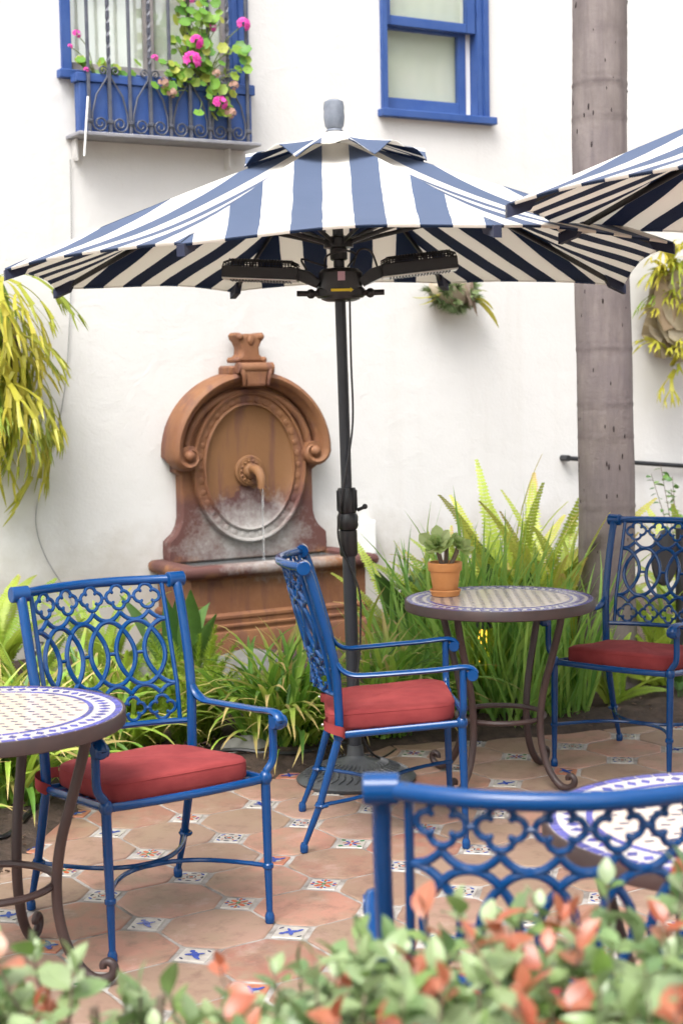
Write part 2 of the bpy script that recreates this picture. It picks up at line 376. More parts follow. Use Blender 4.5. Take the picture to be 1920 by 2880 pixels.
m_red = M('red_canvas', (.265, .046, .046), .92, col2=(.20, .030, .032), ns=9, bump=.3, bs=260, bd=.0015, sheen=0, spec=.2)
m_brown = M('brown_iron', (.055, .030, .026), .48, col2=(.035, .021, .02), ns=9, bump=.2, bs=70, bd=.002)
m_black = M('black_metal', (.012, .013, .016), .42, col2=(.02, .021, .024), ns=8, bump=.05)
m_pole = M('pole_paint', (.016, .020, .027), .38, col2=(.026, .030, .038), ns=9)
m_cast = M('cast_base', (.045, .05, .055), .45, col2=(.07, .075, .08), ns=9, bump=.2, bs=50, bd=.002)
m_blackp = M('black_plastic', (.012, .012, .013), .35)
m_gray = M('gray_plastic', (.12, .14, .175), .5, col2=(.19, .21, .25), ns=18)
m_iron = M('gray_wrought_iron', (.055, .062, .085), .5, col2=(.10, .105, .13), ns=18, bump=.2, bs=60, bd=.002)
m_shelf = M('weathered_shelf', (.20, .20, .23), .6, col2=(.28, .28, .30), ns=10)
m_grout = M('mortar', (.40, .375, .35), .9, col2=(.17, .15, .135), ns=13, bump=.5, bs=70, bd=.004)
m_curtain = M('curtain', (.90, .90, .83), .9, col2=(.80, .85, .75), ns=3, lo=.3, hi=.7)
m_room = M('window_recess', (.25, .25, .24), .9)
m_sash = M('brown_sash', (.20, .185, .185), .6, col2=(.28, .25, .24), ns=8)
m_white = M('white_paint', (.78, .78, .76), .5)
m_metal = M('bright_metal', (.62, .60, .56), .3, 1.0)
m_cream = M('cream_mosaic', (.52, .44, .375), .2, col2=(.57, .485, .42), ns=30, vary=0, bump=.15, bs=110, bd=.001)
m_band = M('white_mosaic', (.50, .465, .435), .22, col2=(.44, .415, .40), ns=40, bump=.15, bs=110, bd=.001)
m_mblue = M('blue_mosaic', (.045, .045, .24), .25, col2=(.08, .08, .30), ns=20, vary=.5)
m_mdark = M('dark_mosaic', (.035, .03, .085), .3, vary=.4)
m_pot = M('clay_pot', (.58, .235, .07), .7, col2=(.65, .29, .105), ns=9, bump=.12, bs=60, bd=.002)
m_stone = M('garden_stone', (.21, .205, .19), .85, col2=(.32, .31, .29), ns=8, bump=.6, bs=25, bd=.01)
m_amber = None
def emit(name, c, s):
    m, n, l, b, out = _nodes(name); b.inputs['Base Color'].default_value = rgba(c); b.inputs['Emission Color'].default_value = rgba(c); b.inputs['Emission Strength'].default_value = s; return m
m_amber = emit('amber_lamp', (1.0, .50, .05), 1.6)
m_gw = M('glaze_white', (.44, .41, .37), .3, col2=(.33, .30, .27), ns=30)
m_gb = M('glaze_blue', (.03, .06, .30), .25); m_gr = M('glaze_red', (.45, .11, .05), .25); m_gg = M('glaze_green', (.04, .16, .07), .25); m_gk = M('glaze_navy', (.02, .03, .09), .25)
m_gt = M('glaze_clay', (.40, .15, .085), .35, col2=(.34, .13, .08), ns=20)
m_yellow = M('yellow_sticker', (.72, .56, .02), .5); m_pink = M('pale_label', (.5, .32, .38), .5)
m_cable = M('gray_cable', (.30, .30, .30), .6)
G = leafmat
m_strap = G('strap_leaf', [(.08, .19, .03), (.18, .37, .05), (.30, .47, .07), (.13, .30, .04)], tip=(.50, .40, .14), tipfrom=.80, trans=.4)
m_straplight = G('light_strap_leaf', [(.21, .37, .045), (.34, .48, .07), (.45, .53, .10), (.24, .40, .05)], tip=(.55, .43, .17), tipfrom=.75, trans=.32)
m_iris = G('iris_leaf', [(.15, .33, .075), (.26, .48, .10), (.38, .55, .12), (.20, .40, .08)], tip=(.48, .46, .14), tipfrom=.95, trans=.4)
m_fern = G('fern_leaf', [(.17, .29, .03), (.28, .40, .045), (.38, .47, .06), (.22, .34, .035)], tip=(.42, .36, .08), tipfrom=.88, trans=.38)
m_fernyel = G('yellow_fern_leaf', [(.36, .48, .06), (.48, .53, .08), (.52, .50, .11), (.40, .49, .07)], tip=(.52, .38, .12), tipfrom=.85, trans=.38)
m_fox = G('foxtail_leaf', [(.26, .42, .04), (.36, .50, .05), (.42, .53, .06)], trans=.4)
m_broad = G('broad_leaf', [(.05, .13, .03), (.09, .19, .04), (.12, .23, .05)], trans=.28, rough=.35)
m_stag = G('staghorn_leaf', [(.28, .33, .03), (.44, .42, .05), (.52, .45, .06), (.33, .36, .035)], trans=.38)
m_staggreen = G('staghorn_green_leaf', [(.14, .24, .03), (.24, .32, .04), (.34, .36, .05)], trans=.35)
m_stagtan = G('shield_frond', [(.36, .28, .18), (.48, .44, .34), (.30, .20, .12)], trans=.15)
m_till = G('air_plant_leaf', [(.12, .18, .07), (.20, .27, .11), (.25, .31, .16)], trans=.25)
m_dry = G('dry_leaf', [(.38, .29, .24), (.45, .38, .33), (.30, .21, .15)], trans=.2)
m_hedge = G('hedge_leaf', [(.12, .21, .08), (.22, .33, .13), (.34, .43, .22), (.17, .28, .06), (.38, .46, .26), (.10, .18, .06)], trans=.3, rough=.3, spec=.6)
m_hedgered = G('hedge_new_leaf', [(.42, .11, .06), (.52, .19, .11), (.36, .09, .045), (.50, .26, .16)], trans=.35, rough=.3, spec=.6)
m_ger = G('geranium_leaf', [(.10, .26, .04), (.17, .36, .05), (.26, .42, .06), (.44, .46, .08)], trans=.35)
m_petal = G('pink_petal', [(.75, .06, .42), (.80, .13, .50), (.68, .04, .34)], trans=.3)
m_petaldry = G('withered_petal', [(.45, .26, .20), (.55, .36, .28)], trans=.25)
m_succ = G('aeonium_leaf', [(.36, .52, .17), (.45, .58, .22), (.52, .60, .28)], tip=(.50, .44, .20), tipfrom=.9, trans=.4)
m_shrub = G('shrub_leaf', [(.06, .16, .04), (.12, .25, .06), (.17, .30, .07)], trans=.3)
m_paving = M('pale_paving', (.42, .34, .29), .9, col2=(.35, .29, .25), ns=2)
m_mulch = M('bark_chip', (.075, .045, .03), .9, col2=(.15, .10, .07), ns=4)
m_twig = M('twig', (.14, .09, .065), .85, col2=(.22, .17, .13), ns=20)
m_stemg = M('green_stem', (.12, .19, .04), .6, col2=(.20, .22, .07), ns=12)

# ================================================================== SETTING
WALL = (-1.103, 9.12, 0.0); WR = R(30)          # wall frame: x along the wall, -y out of the wall, z up
def wallpt(e, d, z):
    c, s = math.cos(WR), math.sin(WR); return Vector((WALL[0] + e * c + d * s, WALL[1] + e * s - d * c, z))
# ---- ground sheet
b = MB(); b.add([(-80, -80, -.06), (80, -80, -.06), (80, 80, -.06), (-80, 80, -.06)], [(0, 1, 2, 3)])
struct(b.build('ground', m_paving))
# ---- patio slab of mortar with octagonal tiles and painted insets
POLY = [(-3.2, 3.9), (-1.9, 4.45), (-1.14, 4.85), (-1.05, 5.4), (-.97, 5.85), (-.75, 6.08), (-.48, 6.17), (-.3, 6.13), (-.16, 6.25), (.04, 6.48), (.2, 6.62), (.44, 6.72), (.72, 6.76), (.93, 6.80), (1.2, 6.90), (1.56, 7.05), (4.2, 8.4), (4.2, -.5), (-3.2, -.5)]
def sdist(x, y):
    """distance to the patio outline, negative inside"""
    inside = False; dm = 1e9; k = len(POLY)
    for i in range(k):
        (x1, y1), (x2, y2) = POLY[i - 1], POLY[i]
        if (y1 > y) != (y2 > y) and x < (x2 - x1) * (y - y1) / (y2 - y1) + x1: inside = not inside
        dx, dy = x2 - x1, y2 - y1; t = max(0, min(1, ((x - x1) * dx + (y - y1) * dy) / (dx * dx + dy * dy)))
        dm = min(dm, math.hypot(x - x1 - t * dx, y - y1 - t * dy))
    return -dm if inside else dm
b = MB(); k = len(POLY)
b.add([(x, y, -.0045) for x, y in POLY] + [(x, y, -.08) for x, y in POLY], [tuple(range(k))[::-1]] + [(i, (i + 1) % k, (i + 1) % k + k, i + k) for i in range(k)])
patio = struct(b.build('patio', m_grout, smooth=False))
TL, TA, TO = .31, R(32.9), (.2448, .2085); ta = (math.cos(TA), math.sin(TA))
def node(i, j): x, y = (i + TO[0]) * TL, (j + TO[1]) * TL; return (x * ta[0] - y * ta[1], x * ta[1] + y * ta[0])
def octmesh(seed):
    r_ = random.Random(seed); h = TL / 2 - .0055; c = .0815 - .003; o = [(h, -h + c), (h, h - c), (h - c, h), (-h + c, h), (-h, h - c), (-h, -h + c), (-h + c, -h), (h - c, -h)]
    pts = []
    for i in range(8):                                   # each side a little uneven, as hand-made tiles are
        a, q = o[i], o[(i + 1) % 8]
        for t in (0.04, .33, .67, .96): pts.append((a[0] + (q[0] - a[0]) * t + r_.uniform(-.0016, .0016), a[1] + (q[1] - a[1]) * t + r_.uniform(-.0016, .0016)))
    b = MB(); k = len(pts); vs = []
    for z, e in ((-.02, 0), (-.003, 0), (-.0006, .003), (.0, .009)):
        for x, y in pts: L = math.hypot(x, y); vs.append((x * (1 - e / L), y * (1 - e / L), z))
    fs = [(L * k + i, L * k + (i + 1) % k, (L + 1) * k + (i + 1) % k, (L + 1) * k + i) for L in range(3) for i in range(k)] + [tuple(3 * k + i for i in range(k))]
    b.add(vs, fs); return b
octs = [octmesh(s) for s in range(6)]; octm = [q.mesh('octagon_tile', m_tile, ang=50) for q in octs]
def ell(b, cx_, cy_, rx, ry, a, m, z, n=10):
    b.add([(cx_ + rx * math.cos(t) * math.cos(a) - ry * math.sin(t) * math.sin(a), cy_ + rx * math.cos(t) * math.sin(a) + ry * math.sin(t) * math.cos(a), z) for t in [2 * math.pi * i / n for i in range(n)]], [tuple(range(n))], m)
def inset(kind):
    b = MB(); h = .0455; base = {'flower': 0, 'bird': 0, 'ring': 0, 'claybird': 5, 'star': 0}[kind]
    b.box((0, 0, -.01), (2 * h, 2 * h, .02), m=base, bev=.002)
    Z = .0006
    if kind == 'flower':
        for k in range(4):
            a = math.pi / 4 + k * math.pi / 2; ell(b, .021 * math.cos(a), .021 * math.sin(a), .016, .008, a, 2, Z)
            for s in (-.5, .5): ell(b, .036 * math.cos(a + s), .036 * math.sin(a + s), .006, .004, a, 1, Z)
            a += math.pi / 4; ell(b, .036 * math.cos(a), .036 * math.sin(a), .009, .005, a, 2, Z); ell(b, .022 * math.cos(a), .022 * math.sin(a), .007, .0035, a, 3, Z)
        ell(b, 0, 0, .008, .008, 0, 3, Z * 2)
    elif kind in ('bird', 'claybird'):
        if kind == 'claybird':
            ell(b, -.012, .012, .018, .008, .6, 0, Z); ell(b, .018, -.016, .014, .006, -.3, 0, Z)
        ell(b, 0, 0, .024, .011, .5, 1, Z * 2, 12); ell(b, .022, .016, .009, .008, 0, 1, Z * 3); ell(b, -.024, -.012, .016, .006, .9, 1, Z * 3); ell(b, -.004, .013, .017, .007, 1.9, 1, Z * 4); ell(b, .006, -.013, .014, .005, -1.1, 1, Z * 4)
        if kind == 'bird':
            for s in (-1, 1): ell(b, s * .033, -s * .030, .009, .004, .8, 4, Z)
    elif kind == 'ring':
        for k in range(8):
            a = k * math.pi / 4; rr = .036 if k % 2 == 0 else .043; ell(b, rr * math.cos(a), rr * math.sin(a), .011, .0045, a + math.pi / 2, 1 if k % 2 else 4, Z)
        for k in range(10): a = k * math.pi / 5; ell(b, .014 * math.cos(a), .014 * math.sin(a), .005, .0025, a + math.pi / 2, 4, Z)
        ell(b, 0, 0, .007, .007, 0, 2, Z)
        for k in range(4): a = math.pi / 4 + k * math.pi / 2; ell(b, .028 * math.cos(a), .028 * math.sin(a), .006, .003, a, 2, Z)
    else:
        for k in range(8): a = k * math.pi / 4; ell(b, .018 * math.cos(a), .018 * math.sin(a), .015, .005, a, 1 if k % 2 else 2, Z)
        for k in range(4): a = math.pi / 4 + k * math.pi / 2; ell(b, .046 * math.cos(a), .046 * math.sin(a), .010, .008, a, 3, Z)
        ell(b, 0, 0, .006, .006, 0, 0, Z * 2)
    return b
gl = [m_gw, m_gb, m_gr, m_gg, m_gk, m_gt]
insb = [inset(k) for k in ('flower', 'bird', 'ring', 'claybird', 'star', 'flower', 'ring')]; insm = [q.mesh('inset_tile', gl, smooth=False) for q in insb]
cells = []
for i in range(-22, 40):
    for j in range(-22, 40):
        x, y = node(i + .5, j + .5)
        if sdist(x, y) < .1 and -3.1 < x < 4.1 and -.4 < y < 8.3: cells.append((abs(x - .15) / (.6 + .18 * y) if y > 1.5 else 9, 'o', i, j, x, y))
        x, y = node(i, j)
        if sdist(x, y) < .06 and -3.1 < x < 4.1 and -.4 < y < 8.3: cells.append((abs(x - .15) / (.6 + .18 * y) if y > 1.5 else 9, 'i', i, j, x, y))
cells.sort(); cnt = {'o': 0, 'i': 0}; resto, resti = MB(), MB()
for _, kd, i, j, x, y in cells:
    hsh = random.Random(i * 977 + j * 131 + (5 if kd == 'i' else 0)); cnt[kd] += 1
    if kd == 'o': loc, rot, kk = (x, y, hsh.uniform(-.0012, .0004)), (hsh.uniform(-.004, .004), hsh.uniform(-.004, .004), TA + hsh.randrange(4) * math.pi / 2 + hsh.uniform(-.008, .008)), hsh.randrange(6)
    else: loc, rot, kk = (x, y, hsh.uniform(-.002, -.0005)), (0, 0, TA + math.pi / 4 + hsh.randrange(4) * math.pi / 2 + hsh.uniform(-.05, .05)), hsh.randrange(7)
    if cnt[kd] <= 290: ob('octagon_tile' if kd == 'o' else 'inset_tile', (octm if kd == 'o' else insm)[kk], patio, loc, rot)
    else:
        mt = Matrix.Translation(loc) @ Euler(rot).to_matrix().to_4x4()
        (resto if kd == 'o' else resti).merge((octs if kd == 'o' else insb)[kk], mt, rnd=hsh.random())
if resto.v: resto.build('distant_octagon_tiles', m_tile, patio)['kind'] = 'stuff'
if resti.v: resti.build('distant_inset_tiles', gl, patio, smooth=False)['kind'] = 'stuff'
# ---- planting bed soil
b = MB(); nx, ny = 110, 90; x0, x1, y0, y1 = -5.0, 6.0, 3.6, 12.6; idx = {}; rs = random.Random(3)
for i in range(nx + 1):
    for j in range(ny + 1):
        x, y = x0 + (x1 - x0) * i / nx, y0 + (y1 - y0) * j / ny; d = sdist(x, y)
        z = (-.05 if d < -.08 else -.012 + max(-.04, min(d, .14)) * .33 + (rs.uniform(-.012, .014) if d > 0 else 0))
        if d > .15: z += .012 * math.sin(x * 5.1 + y * 3.3) + .01 * math.sin(x * 11 - y * 7)
        idx[i, j] = len(b.v); b.v.append((x, y, z)); b.rnd.append(0); b.al.append(0)
for i in range(nx):
    for j in range(ny):
        if sdist(x0 + (x1 - x0) * (i + .5) / nx, y0 + (y1 - y0) * (j + .5) / ny) > -.15: b.f.append((idx[i, j], idx[i + 1, j], idx[i + 1, j + 1], idx[i, j + 1])); b.m.append(0)
struct(b.build('soil_bed', m_soil))
b = MB(); rs = random.Random(31)                       # bark chips and fallen leaf bits on the soil
for _ in range(2600):
    x, y = rs.uniform(-2.4, 2.6), rs.uniform(4.6, 9.4); d = sdist(x, y)
    if d < .0 or d > 1.1: continue
    L, w = rs.uniform(.008, .03), rs.uniform(.004, .009); mt = Matrix.Translation((x, y, min(d, .14) * .33 + .006)) @ Euler((rs.uniform(-.5, .5), rs.uniform(-.5, .5), rs.uniform(0, 6))).to_matrix().to_4x4()
    q = MB(); q.box((0, 0, 0), (L, w, w * .6)); b.merge(q, mt, rnd=rs.random())
mu = b.build('bark_mulch', m_mulch, smooth=False); tag(mu, 'brown bark chips and dry leaf bits scattered over the soil', 'mulch', kind='stuff')

# ---- house: stucco wall with two windows
house = thing('house', 'white stucco house wall with two blue-framed windows behind the patio', 'building', WALL, WR)
holes = [(-.43, .62, 3.36, 5.0), (1.65, 2.36, 3.285, 4.62)]
xs = sorted({-9., 14.} | {h[0] for h in holes} | {h[1] for h in holes}); zs = sorted({-.2, 7.} | {h[2] for h in holes} | {h[3] for h in holes})
b = MB(); vi = {}
def vv(x, y, z):
    if (x, y, z) not in vi: vi[x, y, z] = len(b.v); b.v.append((x, y, z)); b.rnd.append(0); b.al.append(0)
    return vi[x, y, z]
def q4(*p): b.f.append(tuple(vv(*q) for q in p)); b.m.append(0)
TH = .32
for i in range(len(xs) - 1):
    for j in range(len(zs) - 1):
        xa, xb, za, zb = xs[i], xs[i + 1], zs[j], zs[j + 1]
        q4((xa, TH, za), (xa, TH, zb), (xb, TH, zb), (xb, TH, za))
        if any(h[0] <= xa and xb <= h[1] and h[2] <= za and zb <= h[3] for h in holes): continue
        q4((xa, 0, za), (xb, 0, za), (xb, 0, zb), (xa, 0, zb))
for h in holes:
    a, c, d, e = h
    q4((a, 0, d), (a, 0, e), (a, TH, e), (a, TH, d)); q4((c, 0, d), (c, TH, d), (c, TH, e), (c, 0, e)); q4((a, 0, d), (a, TH, d), (c, TH, d), (c, 0, d)); q4((a, 0, e), (c, 0, e), (c, TH, e), (a, TH, e))
q4((-9., 0, 7.), (14., 0, 7.), (14., TH, 7.), (-9., TH, 7.)); q4((-9., 0, -.2), (-9., TH, -.2), (-9., TH, 7.), (-9., 0, 7.)); q4((14., 0, -.2), (14., 0, 7.), (14., TH, 7.), (14., TH, -.2))
b.build('wall', m_stucco, house, smooth=False)
def bar(b, xa, xb, za, zb, ya, yb, m=0, bev=.004): b.box(((xa + xb) / 2, (ya + yb) / 2, (za + zb) / 2), (xb - xa, yb - ya, zb - za), m=m, bev=bev)
# casement window behind the grille
b = MB(); bar(b, -.483, -.428, 3.352, 5.05, -.03, .05); bar(b, .575, .615, 3.352, 5.05, -.018, .10); bar(b, .615, .65, 3.352, 5.05, -.032, .04); bar(b, .65, .685, 3.352, 5.05, -.022, .03)
w1 = b.build('window', m_wood, house); w1['label'] = 'blue-framed casement window behind iron grille'
b = MB(); bar(b, -.51, .70, 3.305, 3.351, -.06, .06); b.build('sill', m_wood, w1)
for xa, xb in ((-.427, .078), (.081, .573)):
    b = MB(); bar(b, xa, xa + .03, 3.353, 5.0, .055, .09); bar(b, xb - .03, xb, 3.353, 5.0, .055, .09); bar(b, xa + .03, xb - .03, 3.353, 3.415, .056, .089); bar(b, xa + .03, xb - .03, 3.83, 3.845, .06, .085); bar(b, xa + .03, xb - .03, 4.95, 5.0, .056, .089)
    b.build('sash', m_sash, w1)
    b = MB(); bar(b, xa + .028, xb - .028, 3.413, 4.952, .070, .074, bev=0); b.build('pane', m_glass, w1, smooth=False)
def curtain(xa, xb, za, zb, y, par):
    b = MB(); k = 60
    for i in range(k + 1):
        x = xa + (xb - xa) * i / k; yy = y + .0012 * math.sin(i * .7)
        for z in (za, zb): b.v.append((x, yy, z)); b.rnd.append(0); b.al.append(0)
    for i in range(k): b.f.append((2 * i, 2 * i + 2, 2 * i + 3, 2 * i + 1)); b.m.append(0)
    return b.build('curtain', m_curtain, par)
curtain(-.42, .61, 3.37, 4.99, .104, w1)
# sash window on the right
b = MB(); bar(b, 1.612, 1.652, 3.283, 4.66, -.03, .08); bar(b, 2.344, 2.385, 3.283, 4.66, -.012, .12); bar(b, 2.385, 2.425, 3.283, 4.66, -.032, .04); bar(b, 1.652, 2.385, 4.60, 4.66, -.03, .08)
w2 = b.build('window', m_wood, house); w2['label'] = 'blue double-hung sash window above striped umbrella'
b = MB(); bar(b, 1.588, 2.462, 3.236, 3.2825, -.065, .10); b.build('sill', m_wood, w2)
b = MB(); bar(b, 2.300, 2.3435, 3.2835, 4.60, .07, .13); b.build('jamb_track', m_white, w2)
b = MB(); bar(b, 1.653, 1.692, 3.812, 4.60, .0, .045); bar(b, 2.270, 2.338, 3.812, 4.60, .0, .045); bar(b, 1.692, 2.270, 3.812, 3.872, .002, .047); bar(b, 1.692, 2.270, 4.55, 4.60, .002, .043); b.build('upper_sash', m_wood, w2)
b = MB(); bar(b, 1.690, 2.272, 3.870, 4.552, .02, .024, bev=0); b.build('pane', m_glass, w2, smooth=False)
b = MB(); bar(b, 1.653, 1.672, 3.2835, 3.86, .055, .10); bar(b, 2.240, 2.299, 3.2835, 3.86, .055, .10); bar(b, 1.672, 2.240, 3.2838, 3.376, .056, .099); bar(b, 1.672, 2.240, 3.80, 3.86, .056, .099); b.build('lower_sash', m_wood, w2)
b = MB(); bar(b, 1.670, 2.242, 3.374, 3.802, .075, .079, bev=0); b.build('pane', m_glass, w2, smooth=False)
curtain(1.66, 2.35, 3.29, 4.61, .116, w2)

# ---- window grille with scrolls, on its shelf
gr = thing('window_grille', 'gray wrought iron window grille with twisted bars and scrolls', 'grille', wallpt(0, 0, 0), WR)
GY = -.17; ge = [-.39 + .1228 * k for k in range(9)]
for k, e in enumerate(ge):
    b = MB(); n = 60
    if k % 2:
        vs = []; fs = []
        for i in range(n + 1):
            z = 2.992 + (5.0 - 2.992) * i / n; tw = 0 if z < 3.36 else (z - 3.36) * 24
            for j in range(4): a = tw + math.pi / 4 + j * math.pi / 2; vs.append((e + .0125 * math.cos(a), GY + .0125 * math.sin(a), z))
        for i in range(n):
            for j in range(4): fs.append((i * 4 + j, i * 4 + (j + 1) % 4, (i + 1) * 4 + (j + 1) % 4, (i + 1) * 4 + j))
        b.add(vs, fs + [(0, 1, 2, 3), (n * 4, n * 4 + 1, n * 4 + 2, n * 4 + 3)])
    else: b.box((e, GY, 3.996), (.017, .017, 2.008), bev=.002)
    b.build('bar', m_iron, gr, smooth=False)
    b = MB(); b.box((e, GY, 3.056), (.032, .030, .022), bev=.004); b.build('collar', m_iron, gr)
def spiral(cx_, cz_, r0, a0, turns, sg, n=26): return [(cx_ + r0 * (1 - .78 * i / n) * math.cos(a0 + sg * turns * 2 * math.pi * i / n), GY, cz_ + r0 * (1 - .78 * i / n) * math.sin(a0 + sg * turns * 2 * math.pi * i / n)) for i in range(n + 1)]
for k in range(8):
    sg = 1 if k % 2 == 0 else -1; pe = ge[k] if sg > 0 else ge[k + 1]; te = ge[k + 1] if sg > 0 else ge[k]
    # bottom spiral opens from the plain bar, the flat runs up to the twisted bar and curls outward
    low = spiral(pe + sg * .064, 3.045, .046, math.pi if sg > 0 else 0, 1.6, sg)[::-1]
    topc = spiral(te - sg * .036, 3.335, .026, 0 if sg > 0 else math.pi, 1.3, sg)
    mid = [(pe + sg * .019, GY, 3.10), (pe + sg * .045, GY, 3.20), (te - sg * .012, GY, 3.30)]
    b = MB(); b.tube(low + mid + topc, .0052, 6); b.build('scroll', m_iron, gr)
b = MB(); bar(b, -.47, .655, 2.970, 2.991, -.215, -.001); b.build('shelf', m_shelf, gr)
for e in (-.43, .52):
    b = MB(); b.prism([(e - .006, 2.9695), (e + .006, 2.9695), (e + .006, 2.85), (e - .006, 2.87)], -.001, -.07); b.build('bracket', m_stucco, gr)
# ---- flower box
fb = thing('flower_box', 'long blue wooden flower box behind the window grille', 'planter', wallpt(0, 0, 2.992), WR)
b = MB(); L0, L1, F, Bk, T = -.435, .628, -.150, -.066, .338
bar(b, L0, L1, .0005, T - .06, F, F + .018); bar(b, L0, L1, .0005, T - .06, Bk - .015, Bk); bar(b, L0, L0 + .016, .0008, T - .06, F + .0185, Bk - .0155); bar(b, L1 - .016, L1, .0008, T - .06, F + .0185, Bk - .0155); b.build('box', m_wood, fb)
b = MB(); bar(b, L0 - .02, L1 + .02, T - .06, T - .012, F - .012, F + .016); bar(b, L0 - .02, L0 + .014, T - .059, T - .013, F + .0165, Bk); bar(b, L1 - .014, L1 + .02, T - .059, T - .013, F + .0165, Bk); b.build('moulding', m_wood, fb)
b = MB(); bar(b, L0 + .017, L1 - .017, T - .10, T - .07, F + .0185, Bk - .0155, bev=0); b.build('potting_soil', m_soil, fb)
b = MB(); b.tube([(-.415, -.222, .185), (-.43, -.226, .05), (-.448, -.225, -.14)], .006, 6); dt = b.build('drain_tube', m_white, None); dt.location = wallpt(0, 0, 2.992); dt.rotation_euler = (0, 0, WR); tag(dt, 'thin white drain tube hanging beside the flower box', 'tube')
# ---- things fixed to the wall
b = MB(); cpt = [wallpt(e, .012, z) for e, z in [(-.45, 2.86), (-.462, 2.3), (-.49, 1.9), (-.52, 1.62), (-.57, 1.38), (-.66, 1.10), (-.715, .92), (-.72, .78), (-.67, .62), (-.58, .46), (-.5, .3)]]
b.tube(spline(cpt, 5), .003, 5); tag(b.build('wall_cable', m_cable), 'thin gray cable running down the white wall at left', 'cable')
b = MB(); b.tube([wallpt(3.02, .05, 1.04), wallpt(5.6, .05, .80)], .016, 8)
pp = b.build('wall_pipe', m_black); tag(pp, 'thin dark pipe running along the wall behind the palm trunk', 'pipe')
b = MB(); b.tube([wallpt(3.02, .0, 1.04), wallpt(3.02, .075, 1.04)], .022, 8); b.build('bracket', m_black, pp)
ub = thing('utility_box', 'small white utility box on the wall right of the fountain', 'box', wallpt(1.42, 0, .5), WR)
b = MB(); b.box((0, -.035, .1), (.13, .07, .22), bev=.006); b.build('body', m_white, ub)
b = MB(); b.box((0, -.073, .1), (.115, .006, .2), bev=.002); b.build('cover', m_white, ub)

# ================================================================== FOUNTAIN
ft = thing('wall_fountain', 'terracotta wall fountain with arched back, oval niche and dripping spout', 'fountain', wallpt(.585, 0, 0), WR)
m_fount.node_tree.nodes['fountain_space'].object = ft      # one stain pattern across all its pieces
def halfoct(w, ws, d, dm): return [(-ws, -.002), (-ws, -dm), (-w, -d), (w, -d), (ws, -dm), (ws, -.002)]
def stack(b, layers, m=0, close=True):
    """layers of (outline, z) joined into a wall"""
    k = len(layers[0][0]); vs = [(x, y, z) for o, z in layers for x, y in o]
    fs = [(L * k + i, L * k + (i + 1) % k, (L + 1) * k + (i + 1) % k, (L + 1) * k + i) for L in range(len(layers) - 1) for i in range(k)]
    if close: fs += [tuple(range(k))[::-1], tuple((len(layers) - 1) * k + i for i in range(k))]
    b.add(vs, fs, m)
def ho(g): return halfoct(.585 + g, .585 + g, .49 + g, .24)
b = MB(); stack(b, [(ho(.03), -.03), (ho(.03), .15), (ho(.024), .172), (ho(.012), .176), (ho(.012), .20)]); b.build('plinth', m_fount, ft, ang=25)
b = MB(); stack(b, [(ho(.020), .2004), (ho(.020), .212), (ho(.006), .218), (ho(.006), .245), (ho(.012), .250), (ho(.012), .266), (ho(-.008), .280)]); b.build('moulding', m_fount, ft, ang=25)
b = MB(); stack(b, [(ho(-.014), .2804), (ho(-.014), .470), (ho(-.004), .486)]); b.build('basin', m_fount, ft, ang=25)
b = MB()
prof = [(.002, .4864), (.026, .490), (.042, .505), (.047, .525), (.042, .545), (.026, .557), (.0, .560), (-.05, .558), (-.062, .548), (-.062, .50)]
stack(b, [(ho(g), z) for g, z in prof], close=False); b.build('rim', m_fount, ft, ang=50)
b = MB(); o = ho(-.0625); b.add([(x, y, .532) for x, y in o], [tuple(range(6))]); b.build('basin_water', m_water, ft)
b = MB(); o = ho(-.0625); b.add([(x, y, .4868) for x, y in o], [tuple(range(6))]); b.build('basin_bed', m_fount, ft)
# back slab outline
half = [(.53, .535), (.535, .60), (.532, .668), (.515, .685), (.48, .715), (.455, .76), (.442, .81), (.44, .9), (.44, 1.07), (.465, 1.085), (.475, 1.095), (.475, 1.16)]
arc = [(.47 * math.cos(R(a)), 1.20 + .45 * math.sin(R(a))) for a in range(0, 91, 6)]
right = half + arc; outl = right + [(-x, z) for x, z in right[::-1][1:]]
b = MB(); b.prism(outl, -.001, -.085, bev=.012); b.build('back_panel', m_fount, ft, ang=30)
